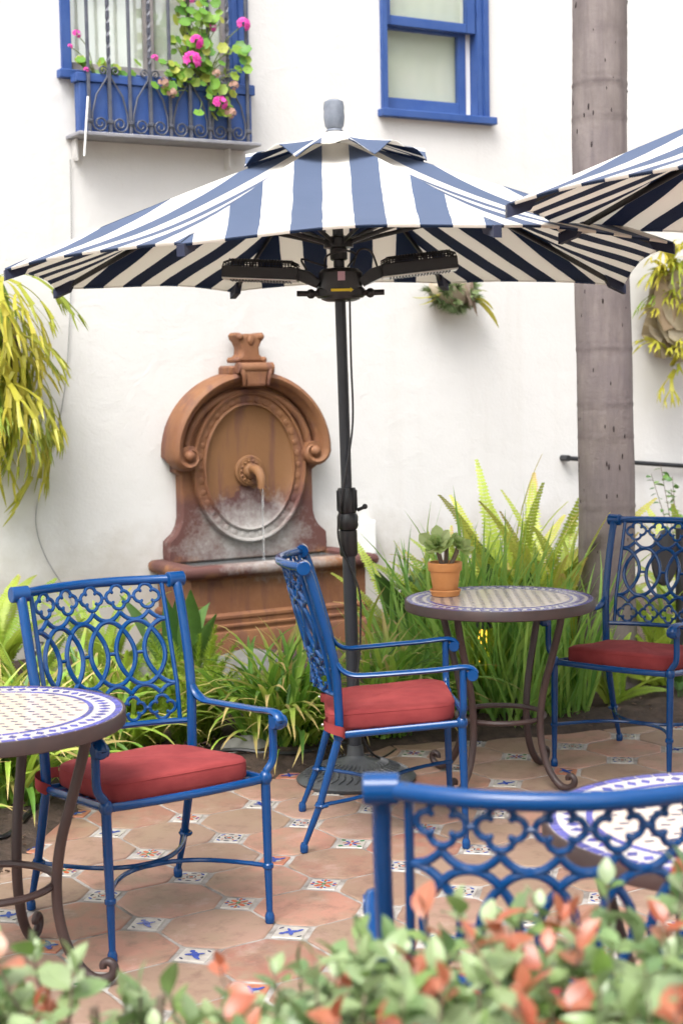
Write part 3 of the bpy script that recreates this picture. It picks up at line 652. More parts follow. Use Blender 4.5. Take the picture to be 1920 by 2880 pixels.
# arched cornice swept along a half ellipse, ending in scrolls
def sweep_arch(b, rx, rz, zc, prof, a0, a1, n=48):
    vs = []; k = len(prof)
    for i in range(n + 1):
        a = R(a0 + (a1 - a0) * i / n)
        for (rr, y) in prof: vs.append(((rx + rr) * math.cos(a), y, zc + (rz + rr) * math.sin(a)))
    fs = [(i * k + j, i * k + (j + 1) % k, (i + 1) * k + (j + 1) % k, (i + 1) * k + j) for i in range(n) for j in range(k)] + [tuple(range(k)), tuple(n * k + j for j in range(k))]
    b.add(vs, fs)
def volute_arch(b, prof):
    path = []
    for i in range(14): t = i / 13; a = math.pi + 1.55 * math.pi * (1 - t); rr = .02 + .035 * t ** .8; path.append((-.47 + .055 + rr * math.cos(a), 1.19 + rr * math.sin(a), .35 + .65 * t ** 1.2))
    for i in range(1, 48): a = math.pi - math.pi * i / 48; path.append((.47 * math.cos(a), 1.20 + .44 * math.sin(a), 1.0))
    path += [(-x, z, q) for x, z, q in path[:14][::-1]]
    k = len(prof); n = len(path); vs = []
    for i in range(n):
        x0_, z0_ = path[max(0, i - 1)][:2]; x1_, z1_ = path[min(n - 1, i + 1)][:2]; L = math.hypot(x1_ - x0_, z1_ - z0_); nx_, nz_ = -(z1_ - z0_) / L, (x1_ - x0_) / L; q = path[i][2]
        for rr, y in prof: vs.append((path[i][0] + nx_ * rr * q, -.08 + (y + .08) * (.55 + .45 * q) if y < -.08 else (y if q > .99 else -.07), path[i][1] + nz_ * rr * q))
    b.add(vs, [(i * k + j, i * k + (j + 1) % k, (i + 1) * k + (j + 1) % k, (i + 1) * k + j) for i in range(n - 1) for j in range(k)] + [tuple(range(k)), tuple((n - 1) * k + j for j in range(k))])
b = MB(); volute_arch(b, [(-.026, -.07), (-.028, -.118), (-.022, -.138), (-.012, -.146), (-.004, -.168), (.010, -.188), (.028, -.197), (.046, -.187), (.057, -.165), (.06, -.13), (.06, -.0015), (.03, -.0015)]); b.build('arched_cornice', m_fount, ft, ang=50)
b = MB(); sweep_arch(b, .412, .372, 1.20, [(-.03, -.08), (-.03, -.10), (-.015, -.118), (.0, -.122), (.015, -.112), (.022, -.1), (.022, -.08)], 2, 178); b.build('inner_moulding', m_fount, ft, ang=50)
for s in (-1, 1):
    b = MB(); b.tube([(s * .418, -.07, 1.19), (s * .418, -.160, 1.19)], .064, 20)
    b.ball((s * .418, -.164, 1.19), .034, 12, 8)
    b.build('scroll', m_fount, ft)
# oval niche: dished disc, beaded frame, outer lip
OC, OX, OZ = 1.105, .378, .468
def oval(b, rings, n=56):
    k = len(rings); vs = [(rx * math.cos(2 * math.pi * j / n), y, OC + rz * math.sin(2 * math.pi * j / n)) for rx, rz, y in rings for j in range(n)]
    fs = [(i * n + j, i * n + (j + 1) % n, (i + 1) * n + (j + 1) % n, (i + 1) * n + j) for i in range(k - 1) for j in range(n)]; b.add(vs, fs)
b = MB(); oval(b, [(OX, OZ, -.08), (OX, OZ, -.118), (OX - .008, OZ - .008, -.128), (OX - .018, OZ - .018, -.126), (OX - .024, OZ - .024, -.112), (OX - .068, OZ - .068, -.106), (OX - .074, OZ - .074, -.118), (OX - .082, OZ - .082, -.120), (OX - .09, OZ - .09, -.105)]); fr_ = b.build('oval_frame', m_fount, ft, ang=50)
b = MB(); oval(b, [(OX - .0895, OZ - .0895, -.1052), (OX - .11, OZ - .115, -.092), (.20, .26, -.0875), (.1, .13, -.0865), (.01, .012, -.0862)]); b.build('oval_disc', m_fount, ft)
bb = MB(); bb.ball((0, 0, 0), 1, 8, 6); bead = bb.mesh('bead', m_fount); bb = MB(); bb.ball((0, 0, 0), 1, 8, 6); bb.ball((0, -.5, 0), .55, 8, 5)
for k in range(36):
    a = 2 * math.pi * k / 36; ob('bead', bead, fr_, ((OX - .046) * math.cos(a), -.107, OC + (OZ - .046) * math.sin(a)), (0, -a, 0), (.024, .0065, .025 if k % 2 else .021))
# spout
b = MB(); pts = [(.085 * math.cos(t), -.098, 1.08 + .085 * math.sin(t)) for t in [2 * math.pi * i / 28 for i in range(28)]]
b.tube(pts, .014, 8, closed=True); b.tube([(0, -.087, 1.08), (0, -.118, 1.08)], .082, 24); b.ball((0, -.118, 1.08), .05, 14, 8, sc=(1, .7, 1))
for k in range(14): a = k * 2 * math.pi / 14; b.ball((.064 * math.cos(a), -.117, 1.08 + .064 * math.sin(a)), .010, 6, 5)
b.build('rosette', m_fount, ft)
b = MB(); sp_ = spline([(0, -.12, 1.085), (.0, -.17, 1.092), (.002, -.215, 1.078), (.004, -.243, 1.04), (.005, -.25, .985)], 6); b.tube(sp_, [.032 - .006 * i / (len(sp_) - 1) for i in range(len(sp_))], 14); b.tube([(.005, -.2495, .992), (.005, -.25, .978)], .029, 14); b.build('spout', m_fount, ft)
b = MB(); rs = random.Random(5); b.tube([(.005 + rs.uniform(-.002, .002), -.25 - .004 * i / 30, .98 - .4475 * i / 30) for i in range(31)], [rs.uniform(.0035, .0075) for i in range(31)], 7); b.build('water_stream', m_water, ft)
# crest: keystone scroll, little pedestal, shield
b = MB(); b.box((0, -.09, 1.70), (.30, .17, .06), bev=.012); b.build('crest_base', m_fount, ft)
b = MB()
b.prism([(-.095, 1.745), (.095, 1.745), (.10, 1.70), (.075, 1.655), (.062, 1.60), (-.062, 1.60), (-.075, 1.655), (-.10, 1.70)], -.13, -.225, bev=.02)
b.tube([(-.115, -.20, 1.715), (.115, -.20, 1.715)], .034, 14)
for s in (-1, 1): b.tube(spline([(s * .10, -.21, 1.725), (s * .085, -.225, 1.67), (s * .078, -.215, 1.61)], 5), [.02 - .0012 * i for i in range(11)], 8)
b.build('keystone', m_fount, ft)
b = MB(); sh = [(.105, 1.748), (.112, 1.765), (.10, 1.782), (.075, 1.785), (.062, 1.80), (.06, 1.84), (.075, 1.872), (.092, 1.892), (.098, 1.915), (.085, 1.932), (.06, 1.93), (.04, 1.918), (.02, 1.925)]
b.prism(sh + [(-x, z) for x, z in sh[::-1]], -.05, -.155, bev=.018)
for s in (-1, 1): b.ball((s * .068, -.15, 1.905), .022, 10, 7); b.ball((s * .085, -.15, 1.765), .02, 10, 7)
b.ball((0, -.155, 1.885), .027, 12, 8, sc=(.8, .5, 1.2)); b.build('finial', m_fount, ft)

for o in ft.children:                                   # the upper works are a touch squatter than drawn above
    if o.name.split('.')[0] not in ('plinth', 'moulding', 'basin', 'rim', 'basin_water', 'basin_bed', 'water_stream'): o.scale.z = .968; o.location.z = .56 * (1 - .968)

# ================================================================== UMBRELLAS
RC, ZH, ZP, NR = 1.30, 2.035, 2.525, 8
def canopy_z(r, sag=0.0):
    t = r / RC; return ZP - (ZP - ZH) * (t ** 1.12) - .0
def umbrella(name, label, loc, rz, dz, lean, group, cdz=(0,) * 8):
    u = thing(name, label, 'umbrella', loc, 0, group); u.rotation_euler = (-.012 if lean else 0, lean, 0)
    def cz_(r): return canopy_z(r) + dz
    b = MB(); b.tube([(0, 0, .05), (0, 0, 1.02)], .026, 16); b.build('lower_pole', m_pole, u)
    b = MB(); b.tube([(0, 0, 1.0), (0, 0, ZP + dz - .01)], .0215, 16); b.build('pole', m_pole, u)
    b = MB(); b.lathe([(.032, .0), (.036, .01), (.036, .10), (.03, .105)], 18, (0, 0, .90)); b.lathe([(.036, 0), (.042, .012), (.042, .05), (.037, .062)], 18, (0, 0, 1.006)); b.lathe([(.034, 0), (.038, .01), (.040, .085), (.034, .10)], 14, (0, 0, 1.07))
    for k in range(14): a = k * math.pi / 7; b.box((.039 * math.cos(a), .039 * math.sin(a), 1.12), (.004, .004, .08), rz=a)
    b.build('collar', m_blackp, u)
    b = MB(); b.tube([(.04, 0, 1.08), (.075, -.01, 1.095)], .007, 8); b.ball((.07, -.01, 1.094), .011, 10, 6); b.build('knob', m_blackp, u)
    # dished cast base with raised ribs
    b = MB(); b.lathe([(.235, 0), (.24, .012), (.228, .022), (.18, .042), (.12, .065), (.07, .080), (.045, .088), (.034, .10), (.031, .14)], 40); bs_ = b.build('base', m_cast, u)
    b = MB()
    for k in range(40):
        a = k * 2 * math.pi / 40
        for q in range(3):
            r0 = .10 + q * .04; pts = [(r * math.cos(a + (r - .1) * 3.0 * (1 if q % 2 else -1)), r * math.sin(a + (r - .1) * 3.0 * (1 if q % 2 else -1)), .079 - (r - .1) * .44 + .002) for r in (r0, r0 + .015, r0 + .032)]
            b.tube(pts, .003, 5)
    b.build('relief', m_cast, bs_)
    # canopy: eight cloth panels
    hA = math.pi / NR
    for k in range(NR):
        a = rz + k * 2 * hA; b = MB(); b.uv = []; ns_, nt_ = 14, 12; ca, sa = math.cos(a), math.sin(a); rk = random.Random(k * 3 + int(loc[0] * 10))
        w1_, w2_ = rk.uniform(-1, 1), rk.uniform(0, 6)
        for i in range(ns_ + 2):
            for j in range(nt_ + 1):
                s = min(i / ns_, 1.0); t = -1 + 2 * j / nt_
                r = .09 + (RC - .09) * s; q = r * math.cos(hA); y = t * r * math.sin(hA); pull = .022 * s * (1 - t * t)     # the cloth hangs in a little between the ribs
                x = q - pull * .8
                z = cz_(r) + (cdz[k - 1] * (1 - t) + cdz[k] * (1 + t)) / 2 * s ** 1.5 + (-.046 * math.sin(math.pi * min(s, .98)) * (1 - t * t)) + .022 * s * s * (1 - t * t) + .006 * math.sin(s * 9 + w2_) * (1 - abs(t)) * s + .004 * math.sin(t * 4 + w2_ + s * 3) * w1_ * s
                if i == ns_ + 1: z -= .006; x -= .003
                b.v.append((x * ca - y * sa, x * sa + y * ca, z)); b.rnd.append(0); b.al.append(0); b.uv.append((y, r))
        for i in range(ns_ + 1):
            for j in range(nt_): p = i * (nt_ + 1) + j; b.f.append((p, p + nt_ + 1, p + nt_ + 2, p + 1)); b.m.append(0)
        cp_ = b.build('canopy_panel', m_canvas, u, ang=60)
        und = MB(); und.v = [(x, y, z - .0035) for x, y, z in b.v]; und.f = [q[::-1] for q in b.f]; und.m = b.m; und.rnd = b.rnd; und.al = b.al; und.uv = b.uv; und.build('underside', m_canvasshade, cp_, ang=60)  # second sheet below, its darker blue carries the shade under the canopy
    # vent cap with lifted, scalloped edge
    b = MB(); b.uv = []; n1, n2 = 8, 96
    for i in range(n1 + 1):
        for j in range(n2):
            a = 2 * math.pi * j / n2; loc_a = ((a / (2 * hA)) % 1) * 2 - 1          # -1..1 inside a panel
            s = i / n1; r = (.03 + .345 * s) * (math.cos(hA) / math.cos(loc_a * hA)); lift = .034 * s * s * (1 - loc_a * loc_a) * (1 + .35 * math.sin(j * .9))
            z = cz_(r) + .022 + lift - .012 * s * abs(loc_a) ** 2 + .016 * (1 - s)
            b.v.append((r * math.cos(a + rz - hA), r * math.sin(a + rz - hA), z)); b.rnd.append(0); b.al.append(0); b.uv.append((r * math.sin(loc_a * hA) + .0, r))
    for i in range(n1):
        for j in range(n2): b.f.append((i * n2 + j, (i + 1) * n2 + j, (i + 1) * n2 + (j + 1) % n2, i * n2 + (j + 1) % n2)); b.m.append(0)
    vc_ = b.build('vent_cap', m_canvas, u, ang=60)
    und = MB(); und.v = [(x, y, z - .003) for x, y, z in b.v]; und.f = [q[::-1] for q in b.f]; und.m = b.m; und.rnd = b.rnd; und.al = b.al; und.uv = b.uv; und.build('underside', m_canvasshade, vc_, ang=60)  # cap underside in the same shade-darkened colours
    b = MB(); b.lathe([(.030, 0), (.034, .006), (.028, .014), (.036, .024), (.041, .06), (.039, .085), (.041, .092), (.037, .118), (.02, .126)], 18, (0, 0, ZP + dz + .028)); b.build('finial', m_gray, u)
    hb = ZP + dz - .045; rn = 2.11 + dz
    b = MB(); b.lathe([(.024, 0), (.05, .004), (.05, .03), (.024, .036)], 18, (0, 0, hb - .03)); b.build('top_hub', m_blackp, u)
    b = MB(); b.lathe([(.028, -.05), (.034, -.045), (.034, -.005), (.058, .0), (.058, .035), (.03, .045)], 18, (0, 0, rn)); b.build('runner', m_blackp, u)
    for k in range(NR):
        a = rz + (k + .5) * 2 * hA; ca, sa = math.cos(a), math.sin(a); P = lambda r, z: (r * ca, r * sa, z); cz0 = cz_; cz1 = (lambda r, q=cdz[k]: cz0(r) + q * (r / RC) ** 1.5)
        b = MB(); b.tube([P(r, cz1(r) - .022) for r in (.05, .3, .6, .9, 1.15, RC - .012)], .010, 6, flat=(.7, 1.2)); rb_ = b.build('rib', m_blackp, u)
        b = MB(); b.tube([P(.055, rn + .02), P(.62, cz1(.62) - .032)], .008, 6, flat=(.7, 1.2)); b.build('strut', m_blackp, rb_)
        b = MB(); r0 = RC - .10; pv = [P(r0, cz1(r0) - .012), P(RC + .002, cz1(RC) - .004), P(RC + .002, cz1(RC) - .042), P(r0 + .03, cz1(r0) - .062)]; sd_ = Vector((-sa, ca, 0)) * .014
        b.add([Vector(q) + sd_ for q in pv] + [Vector(q) - sd_ for q in pv], [(0, 1, 2, 3), (7, 6, 5, 4), (0, 4, 5, 1), (1, 5, 6, 2), (2, 6, 7, 3), (3, 7, 4, 0)]); b.build('pocket', m_navy, rb_)
    return u
m_navy = M('navy_canvas', (.013, .018, .045), .85, sheen=.1)
u1 = umbrella('market_umbrella', 'blue and white striped umbrella standing in the middle of the patio', (.04, 6.117, 0), R(-90), 0.0, R(-.9), 'striped market umbrellas', (.015, .005, -.070, .016, .012, -.008, -.009, -.010))
u2 = umbrella('market_umbrella', 'blue and white striped umbrella cut off by the right edge, nearest the camera', (1.80, 4.79, 0), R(-174.7) + math.pi / NR, .07, 0, 'striped market umbrellas')

# ---- twin heater clamped to the pole of the middle umbrella
ht = thing('parasol_heater', 'black twin-arm electric heater clamped to the umbrella pole', 'heater', (.012, 6.117, 1.975), 0)
b = MB(); b.lathe([(.055, -.075), (.075, -.068), (.085, -.03), (.085, .035), (.07, .05), (.03, .055)], 20); b.lathe([(.088, -.062), (.096, -.055), (.096, -.03), (.088, -.022)], 20, sx=1, sy=.8); b.build('housing', m_blackp, ht)
b = MB(); b.box((.004, -.0885, .018), (.028, .006, .034)); b.build('label_plate', m_pink, ht)
b = MB(); b.box((.0, -.094, -.036), (.074, .004, .010)); b.add([(.037, -.096, -.045), (.050, -.096, -.036), (.037, -.096, -.027)], [(0, 1, 2)]); b.build('arrow_sticker', m_yellow, ht, smooth=False)
for s in (-1, 1):
    b = MB(); b.ball((s * .115, -.02, -.045), .019, 10, 7); b.tube([(s * .07, -.02, -.045), (s * .17, -.02, -.043)], .011, 8); b.build('clamp_knob', m_blackp, ht)
    ar = MB(); ar.prism([(.07, .0), (.12, .035), (.20, .052), (.20, .012), (.09, -.028)], -.035, .035, bev=.008)
    tl = .06 if s < 0 else .10
    hd = ar.build('heater_head', m_blackp, ht); hd.rotation_euler = (0, -tl, 0 if s > 0 else math.pi); hd['label'] = 'black perforated heater head on the %s' % ('right' if s > 0 else 'left')
    if s < 0: hd.rotation_euler = (0, -tl, math.pi - .06)
    # shell: solid lower half, perforated top band, bright underside with slats
    b = MB()
    sec = [(-.062, -.008), (-.062, .030), (-.054, .044)]; x0_, x1_ = .165, .455
    b.add([(x0_, -.06, .0), (x1_, -.06, .0), (x1_, -.06, .042), (x0_, -.06, .042), (x0_, -.063, .0), (x1_, -.063, .0), (x1_, -.063, .042), (x0_, -.063, .042)], [(0, 1, 2, 3), (7, 6, 5, 4), (0, 4, 5, 1), (2, 6, 7, 3), (1, 5, 6, 2), (0, 3, 7, 4)])
    b.add([(x0_, .06, .0), (x1_, .06, .0), (x1_, .06, .042), (x0_, .06, .042), (x0_, .063, .0), (x1_, .063, .0), (x1_, .063, .042), (x0_, .063, .042)], [(0, 1, 2, 3), (7, 6, 5, 4), (0, 4, 5, 1), (2, 6, 7, 3), (1, 5, 6, 2), (0, 3, 7, 4)])
    b.box((x1_ + .001, 0, .021), (.004, .126, .042)); b.box((x0_, 0, .021), (.004, .126, .042)); b.build('shell', m_blackp, hd, smooth=False)
    b = MB()                                              # wire guard arched over the top
    for i in range(26):
        x = x0_ + (x1_ - x0_) * i / 25; e = min(1, min(i, 25 - i) / 2.5 + .25)
        b.tube([(x, -.0615, .04), (x, -.058, .04 + .022 * e), (x, -.04, .04 + .032 * e), (x, .04, .04 + .032 * e), (x, .058, .04 + .022 * e), (x, .0615, .04)], .0022, 4)
    for y, z in ((-.0615, .044), (-.060, .053), (-.058, .062), (-.048, .068), (-.02, .072), (.02, .072), (.048, .068), (.058, .062)): b.tube([(x0_, y, z - .012), (x0_ + .03, y, z), (x1_ - .03, y, z), (x1_, y, z - .012)], .0022, 4)
    b.build('guard', m_blackp, hd)
    b = MB(); b.box(((x0_ + x1_) / 2, 0, -.004), (x1_ - x0_ + .004, .124, .007), bev=.002); b.build('reflector', m_metal, hd)
    b = MB()
    for i in range(20): b.box((x0_ + .03 + (x1_ - x0_ - .06) * i / 19, 0, -.010), (.0045, .085, .005))
    b.build('slats', m_blackp, hd, smooth=False)
b = MB()
for pts in ([(-.13, .02, .05), (-.15, .0, .09), (-.10, -.01, .075), (-.05, 0, .06)], [(.05, -.01, .06), (.075, -.02, .12), (.12, -.01, .115), (.145, .01, .055)], [(-.06, 0, .055), (-.05, -.02, .1), (.02, -.06, .115), (.06, -.03, .10), (.03, .02, .06)]): b.tube(spline(pts, 6), .0042, 6)
cab = [(.035, -.02, -.07), (.036, -.015, -.3), (.040, -.012, -.5), (.030, -.02, -.62), (.0, -.034, -.78), (-.02, -.028, -.9), (-.022, -.024, -1.02), (.05, -.03, -1.2), (.055, -.03, -1.35), (.045, -.035, -1.5), (.03, -.045, -1.62), (.06, -.06, -1.80), (.12, .05, -1.90), (.2, .35, -1.94)]
b.tube(spline(cab, 6), .0045, 6); b.build('power_cord', m_blackp, ht)

# ================================================================== CHAIRS
BOW = .085
def bow(x): return -BOW * max(0.0, 1 - (x / .262) ** 2)
def backy(z): return -.150 - (max(0, z - .60)) * .268
def bp(x, z, off=0): return (x, backy(z) + bow(x) + off, z)
def make_chair():
    c = thing('patio_chair', 'x', 'chair', (0, 0, 0), 0, 'blue patio armchairs')
    b = MB(); b.tube([(x, -.256 + bow(x), .972) for x in [-.262 + .524 * i / 16 for i in range(17)]], .0150, 12); b.build('top_rail', m_blue, c)
    for s in (-1, 1):
        b = MB(); pts = spline([(s * .248, -.148, .395), (s * .250, -.150, .5), (s * .256, -.158, .63), (s * .262, -.183, .74), (s * .264, -.215, .86), (s * .264, -.234, .925), (s * .264, -.244, .952), (s * .264, -.252, .964), (s * .264, -.258, .968)], 4)
        b.tube(pts, [.0155] * (len(pts) - 10) + [.016] * 6 + [.015, .014, .013, .012], 10); b.tube([(s * .236, -.258, .972), (s * .2385, -.258, .972), (s * .2895, -.258, .972), (s * .292, -.258, .972)], [.0215, .0245, .0245, .0215], 18); b.build('back_post', m_blue, c)
        b = MB(); b.tube([bp(s * .222, z) for z in (.542, .65, .75, .85, .962)], .0075, 8); b.build('inner_bar', m_blue, c)
    b = MB(); b.tube([(x, backy(.536) + bow(x) * .8, .536) for x in [-.25 + .5 * i / 14 for i in range(15)]], .0095, 8); b.build('lower_rail', m_blue, c)
    # pierced back: five columns of quatrefoils, diamonds and interlaced ovals
    cw = .0868; U = .00049; zc = .7535
    lens = 150 * U; dia = 110 * U; qh = 150 * U; zq = 350 * U
    for i in range(5):
        for s in (-1, 1):
            x0_, zz = (i - 2) * cw, zc + s * zq; d = .0182; r = .0188; b = MB(); pts = []
            for k in range(4):
                a = k * math.pi / 2
                for t in range(9): th = a - math.pi * .55 + t * math.pi * 1.1 / 8; pts.append((x0_ + d * math.cos(a) + r * math.cos(th), zz + d * math.sin(a) + r * math.sin(th)))
            b.tube([bp(x, z) for x, z in pts], .0058, 8, closed=True, upv=(0, 1, 0))
            for k in range(4): a = math.pi / 4 + k * math.pi / 2; b.ball(bp(x0_ + .0215 * math.cos(a), zz + .0215 * math.sin(a)), .0056, 6, 5)
            b.build('quatrefoil', m_blue, c)
    bv = lens + 50 * U
    def oval_pts(xo):
        pts = []; e = .335 * cw; hc = cw / 2
        for t in range(13): q = -1 + t / 6; pts.append((xo + hc + e * (1 - q * q), q * lens))                     # right flank, bottom to top
        for t in range(1, 12): x = hc - cw * t / 12; d = (hc - abs(x)) / hc; pts.append((xo + x, lens + (bv - lens) * (1 - (1 - d) ** 2.2)))
        for t in range(13): q = 1 - t / 6; pts.append((xo - hc - e * (1 - q * q), q * lens))
        for t in range(1, 12): x = -hc + cw * t / 12; d = (hc - abs(x)) / hc; pts.append((xo + x, -lens - (bv - lens) * (1 - (1 - d) ** 2.2)))
        return pts + pts[:1]
    for k in range(6):                                   # tall pointed ovals centred between the columns
        xo = (k - 2.5) * cw; run = []; b = MB()
        for x, z in oval_pts(xo):
            if abs(x) <= .2225: run.append(bp(x, zc + z))
            else:
                if len(run) > 1: b.tube(run, .0078, 8, upv=(0, 1, 0))
                run = []
        if len(run) > 1: b.tube(run, .0078, 8, upv=(0, 1, 0))
        b.build('interlaced_oval', m_blue, c)
    for s in (-1, 1):
        for k in range(6):                               # swags from diamond tip to diamond tip, touching the ovals
            xo = (k - 2.5) * cw; run = []; b = MB()
            for t in range(13):
                q = -1 + t / 6; x = xo + q * cw / 2; zt = lens + dia * .98; zb = bv + .002; z = zb + (zt - zb) * abs(q) ** 2.2
                if abs(x) <= .2225: run.append(bp(x, zc + s * z))
            if len(run) > 1: b.tube(run, .0072, 8, upv=(0, 1, 0)); b.build('swag', m_blue, c)
        for k in range(4):
            xo = (k - 1.5) * cw; b = MB(); b.tube([bp(xo - .011, zc + s * zq), bp(xo + .011, zc + s * zq)], .006, 6); b.build('link', m_blue, c)
            if s > 0: b = MB(); b.tube([bp(xo - .018, zc), bp(xo + .018, zc)], .006, 6); b.build('link', m_blue, c)
        for k in (-2, -1, 0, 1, 2): b = MB(); b.tube([bp(k * cw, zc + s * (zq + .034)), bp(k * cw, zc + s * (zq + .046))], .006, 6); b.build('link', m_blue, c)
    # arms
    for s in (-1, 1):
        b = MB(); pts = spline([(s * .258, -.152, .648), (s * .262, -.138, .625), (s * .268, -.105, .607), (s * .276, -.05, .606), (s * .283, .07, .613), (s * .286, .18, .620), (s * .286, .262, .628), (s * .286, .296, .624), (s * .286, .312, .607), (s * .286, .306, .590), (s * .286, .290, .588)], 4)
        b.tube(pts, [.010 + .003 * min(1, i / 6) for i in range(len(pts))], 10, flat=(1.35, .72), upv=(0, 0, 1)); b.tube([(s * .266, .297, .602), (s * .308, .297, .602)], .0185, 14); b.build('arm', m_blue, c)
        b = MB(); b.tube(spline([(s * .286, .268, .622), (s * .286, .268, .56), (s * .286, .268, .505), (s * .280, .268, .477), (s * .263, .267, .455), (s * .258, .266, .435)], 4), .0125, 10); b.build('arm_support', m_blue, c)
        # legs
        lg = MB(); lg.tube([(s * .258, .266, .43), (s * .258, .269, .30), (s * .257, .272, .175), (s * .257, .275, .03)], [.0145, .014, .0125, .0095], 10); lg.ball((s * .258, .266, .434), .0205, 12, 8, sc=(1, 1, 1.15)); lg.lathe([(.013, -.009), (.0165, -.005), (.0165, .005), (.013, .009)], 12, (s * .257, .272, .172)); l_ = lg.build('leg', m_blue, c)
        q = MB(); q.lathe([(.0125, 0), (.0145, .004), (.0145, .022), (.010, .034)], 10, (s * .257, .275, 0)); q.build('foot', m_blue, l_)
        lg = MB(); lg.tube([(s * .248, -.150, .395), (s * .250, -.184, .28), (s * .252, -.219, .16), (s * .255, -.271, .03)], [.0145, .014, .0125, .0095], 10); lg.ball((s * .248, -.150, .396), .0195, 12, 8, sc=(1, 1, 1.15)); lg.tube([(s * .252, -.2165, .168), (s * .252, -.221, .152)], .016, 12); l_ = lg.build('leg', m_blue, c)
        q = MB(); q.lathe([(.0125, 0), (.0145, .004), (.0145, .022), (.010, .034)], 10, (s * .255, -.275, 0)); q.build('foot', m_blue, l_)
    b = MB(); lp = [(-.248, -.15, .398)] + [(-.258 + .516 * i / 10, .266 + .018 * (1 - (2 * i / 10 - 1) ** 2), .432) for i in range(11)] + [(.248, -.15, .398)]; b.tube(lp, .0125, 10, closed=True)
    for k in range(6): y = -.09 + k * .062; z = .398 + (y + .15) / .415 * .034 - .002; b.box((0, y, z), (.50, .030, .004))
    b.build('seat_frame', m_blue, c)
    for ya, yb, za, zb, mid in ((.272, .035, .172, .165, 1), (-.219, -.0, .160, .160, -1)):
        b = MB(); pts = []
        for i in range(21): t = -1 + i / 10; w = .257 if mid > 0 else .252; pts.append((w * t, yb + (ya - yb) * abs(t) ** 2.2, zb + (za - zb) * abs(t)))
        b.tube(pts, .0072, 8)
        if mid < 0:
            for s in (-1, 1): b.tube([(s * .252 + s * .0 + .016 * math.cos(a), -.212 + .02 * math.sin(a), .16) for a in [i * math.pi / 8 for i in range(17)]], .006, 6)
        b.build('stretcher', m_blue, c)
    return c
def make_cushion():
    c = thing('seat_cushion', 'x', 'cushion', (0, 0, 0), 0, 'red seat cushions')
    b = MB(); n = 64; rs = random.Random(2)
    lay = [(.955, .0), (.985, .005), (1.0, .014), (1.0, .045), (.994, .056), (.975, .063), (.94, .067), (.75, .071), (.5, .074), (.25, .076), (.02, .0765)]
    vs = []; N2 = len(lay)
    for sc_, z in lay:
        for j in range(n):
            a = 2 * math.pi * j / n; ca, sa = math.cos(a), math.sin(a); e = .30
            x = math.copysign(abs(ca) ** e, ca); y = math.copysign(abs(sa) ** e, sa)
            hw = .225 + .012 * y; X, Y = hw * x * sc_, .222 * y * sc_ + .032
            zz = z + (.402 + (Y + .15) / .415 * .030) + (.003 * math.sin(X * 19 + 1) * math.sin(Y * 15) + .0015 * math.sin(X * 47 + Y * 31) if z > .062 else 0) - (.006 * max(0, (abs(x * y) - .6)) if z > .05 else 0)
            vs.append((X, Y, zz))
    fs = [(i * n + j, i * n + (j + 1) % n, (i + 1) * n + (j + 1) % n, (i + 1) * n + j) for i in range(N2 - 1) for j in range(n)] + [tuple(range(n))[::-1], tuple((N2 - 1) * n + j for j in range(n))]
    b.add(vs, fs); cu = b.build('cover', m_red, c, ang=80)
    for li, nm in ((4, 0),):
        b = MB(); b.tube([vs[li * n + j] for j in range(n)], .0017, 5, closed=True); b.build('piping', m_red, cu)
    for s in (-1, 1):
        b = MB(); b.ribbon(spline([(s * .19, -.185, .435), (s * .235, -.20, .432), (s * .272, -.175, .425), (s * .275, -.14, .415), (s * .25, -.128, .40)], 4), [.016] * 17, (0, 0, 1), fold=0); st_ = b.build('strap', m_red, c)
        b = MB(); b.ball((s * .236, -.204, .433), .0055, 8, 5); b.build('snap', m_metal, st_)
    return c
chair0 = make_chair(); cush0 = make_cushion()
CH = [(-.601, 4.552, -.960, 'blue cast metal armchair at the left, beside the left-hand mosaic table', 'red seat cushion on the left-hand blue armchair'),
      (.119, 5.423, .035, 'blue cast metal armchair seen from the side, in front of the umbrella base', 'red seat cushion on the armchair seen from the side'),
      (1.226, 6.329, -2.242, 'blue cast metal armchair at the right edge beside the palm trunk', 'stained red seat cushion on the armchair beside the palm trunk'),
      (.325, 2.565, R(88), 'blue cast metal armchair seen from behind, nearest the hedge', 'red seat cushion on the armchair seen from behind')]
for i, (x, y, a, lb, lc) in enumerate(CH):
    for proto, lab in ((chair0, lb), (cush0, lc)):
        o = proto if i == 0 else tree(proto); o.location = (x, y, 0); o.rotation_euler = (0, 0, a - math.pi / 2); o['label'] = lab

